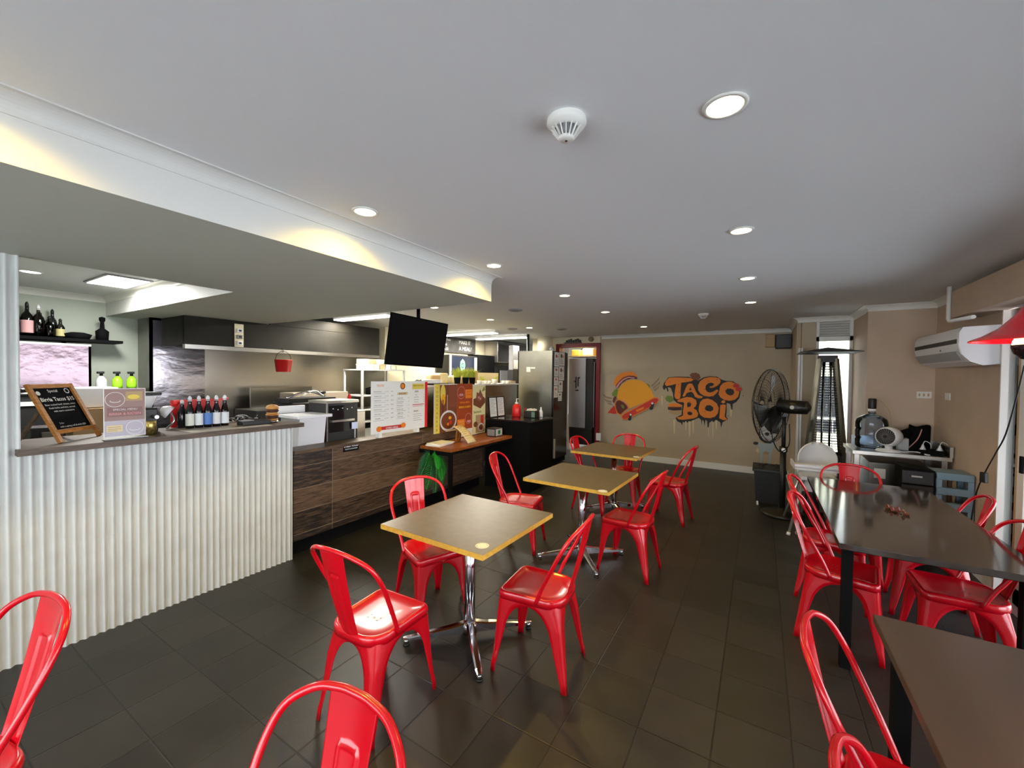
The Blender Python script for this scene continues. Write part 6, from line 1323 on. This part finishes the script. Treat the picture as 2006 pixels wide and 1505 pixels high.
# air conditioner
t = thing('air_conditioner', 'white wall-mounted split air conditioner near the glass doors', 'air conditioner', (1.575, 0, 0))
prof = [(0, 0.02), (-0.20, 0.0), (-0.235, 0.045), (-0.245, 0.12), (-0.235, 0.26), (-0.21, 0.30), (0, 0.31)]
prof = [(0, 0.0), (-0.10, -0.01), (-0.17, 0.02), (-0.215, 0.075), (-0.235, 0.15), (-0.235, 0.25), (-0.215, 0.29), (0, 0.30)]
m = MB(); m.prism([(a, b+1.765) for a, b in prof], 4.64, 5.72, M_wplast, 'y'); m.build('casing', t)
m = MB(); m.prism([(a*1.004, (b-0.15)*1.01+1.915) for a, b in prof], 4.62, 4.645, mat('white_cap', (0.86, 0.87, 0.9), 0.2), 'y'); m.build('end_cap', t)
m = MB(); m.box((-0.238, 4.67, 1.93), (-0.233, 5.70, 1.965), M_dark); m.build('air_slot', t)
m = MB(); m.prism([(-0.19, 1.80), (-0.20, 1.797), (-0.235, 1.86), (-0.23, 1.87)], 4.68, 5.68, P_gy, 'y'); m.build('vane', t)
m = MB(); m.cyl((-0.242, 5.0, 1.89), (-0.236, 5.0, 1.89), 0.008, M_grey); m.build('indicator', t)
m = MB(); m.tube([(1.392, 5.045, 2.45), (1.392, 5.045, 2.17), (1.395, 5.02, 2.145), (1.42, 4.64, 2.135)], 0.016, M_trim, seg=10); tag(m.build('drain_pipe'), 'white conduit pipe bending round the end of the door pelmet', 'pipe')
m = MB(); m.tube([(1.535, 4.20, 1.74), (1.53, 4.27, 1.52), (1.52, 4.37, 1.25), (1.51, 4.47, 1.10), (1.50, 4.62, 0.90), (1.49, 4.72, 0.70), (1.48, 4.78, 0.35)], 0.005, M_black, sub=5, seg=6); m.box((1.49, 4.60, 0.84), (1.515, 4.65, 0.92), M_black, rot=0.3, bevel=0.005); tag(m.build('inline_switch_cord'), 'black cord with an inline switch hanging down the white door post', 'cord')
# step stool, drawer tower
t = thing('step_stool', 'blue-grey plastic stool with slotted front behind the long dark table', 'step stool', (1.455, 5.0, 0), 0.0)
for sx in (-1, 1):
    m = MB(); m.prism([(-0.02, 0), (0.03, 0), (0.03, 0.80), (0.0, 0.80)], sx*0.098-0.018, sx*0.098+0.018, M_blue, 'x'); m.prism([(0.34, 0), (0.30, 0), (0.20, 0.80), (0.235, 0.80)], sx*0.098-0.018, sx*0.098+0.018, M_blue, 'x'); m.build('side_frame', t)
for z_ in (0.765, 0.635, 0.505, 0.375, 0.245):
    m = MB(); m.box((-0.116, -0.012, z_), (0.116, 0.035 if z_ < 0.7 else 0.24, z_+0.062), M_blue, bevel=0.006); m.build('step', t)
t = thing('drawer_tower', 'black plastic drawer tower left of the blue-grey stool', 'drawers', (1.225, 5.14, 0), 0.0)
m = MB(); m.prism([(-0.125, 0.0), (0.105, 0.0), (0.105, 0.83), (-0.10, 0.845)], -0.14, 0.14, M_blackm, 'y'); m.build('casing', t)
for k in range(6):
    m = MB(); m.box((-0.11, -0.15, 0.05+0.13*k), (0.098, -0.139, 0.17+0.13*k), M_black, bevel=0.004); dr = m.build('drawer', t)
    m = MB(); m.box((-0.05, -0.16, 0.115+0.13*k), (0.02, -0.149, 0.128+0.13*k), M_lgrey); m.build('handle', dr)
# pendant
t = thing('pendant_lamp', 'red enamel pendant shade with a glowing bulb at the right edge', 'pendant lamp', (0.818, 2.19, 1.775))
m = MB(); m.lathe([(0.155, 0.0), (0.154, 0.004), (0.12, 0.020), (0.08, 0.048), (0.045, 0.09), (0.028, 0.12), (0, 0.125)], M_red, seg=40, cap=False); m.build('shade', t, solid=0.0015)
m = MB(); m.cyl((0, 0, 0.12), (0, 0, ZC-1.775), 0.003, M_black, seg=8); m.lathe([(0.022, 0.115), (0.02, 0.15), (0, 0.155)], M_black); m.build('cord', t)
m = MB(); m.sphere((0, 0, -0.014), 0.048, M_bulb, 20); m.build('bulb', t)
m = MB(); m.lathe([(0.0, -0.070), (0.026, -0.064), (0.044, -0.045), (0.051, -0.022), (0.0505, -0.014)], M_blackg, seg=24, cap=False); m.build('bulb_cap', t)
d = bpy.data.lights.new('pendant_light', 'POINT'); d.energy = 6; d.color = (1.0, 0.62, 0.28); d.shadow_soft_size = 0.03
o = bpy.data.objects.new('pendant_light', d); COL.objects.link(o); o.location = (0.0, 0.0, 0.045); o.parent = t
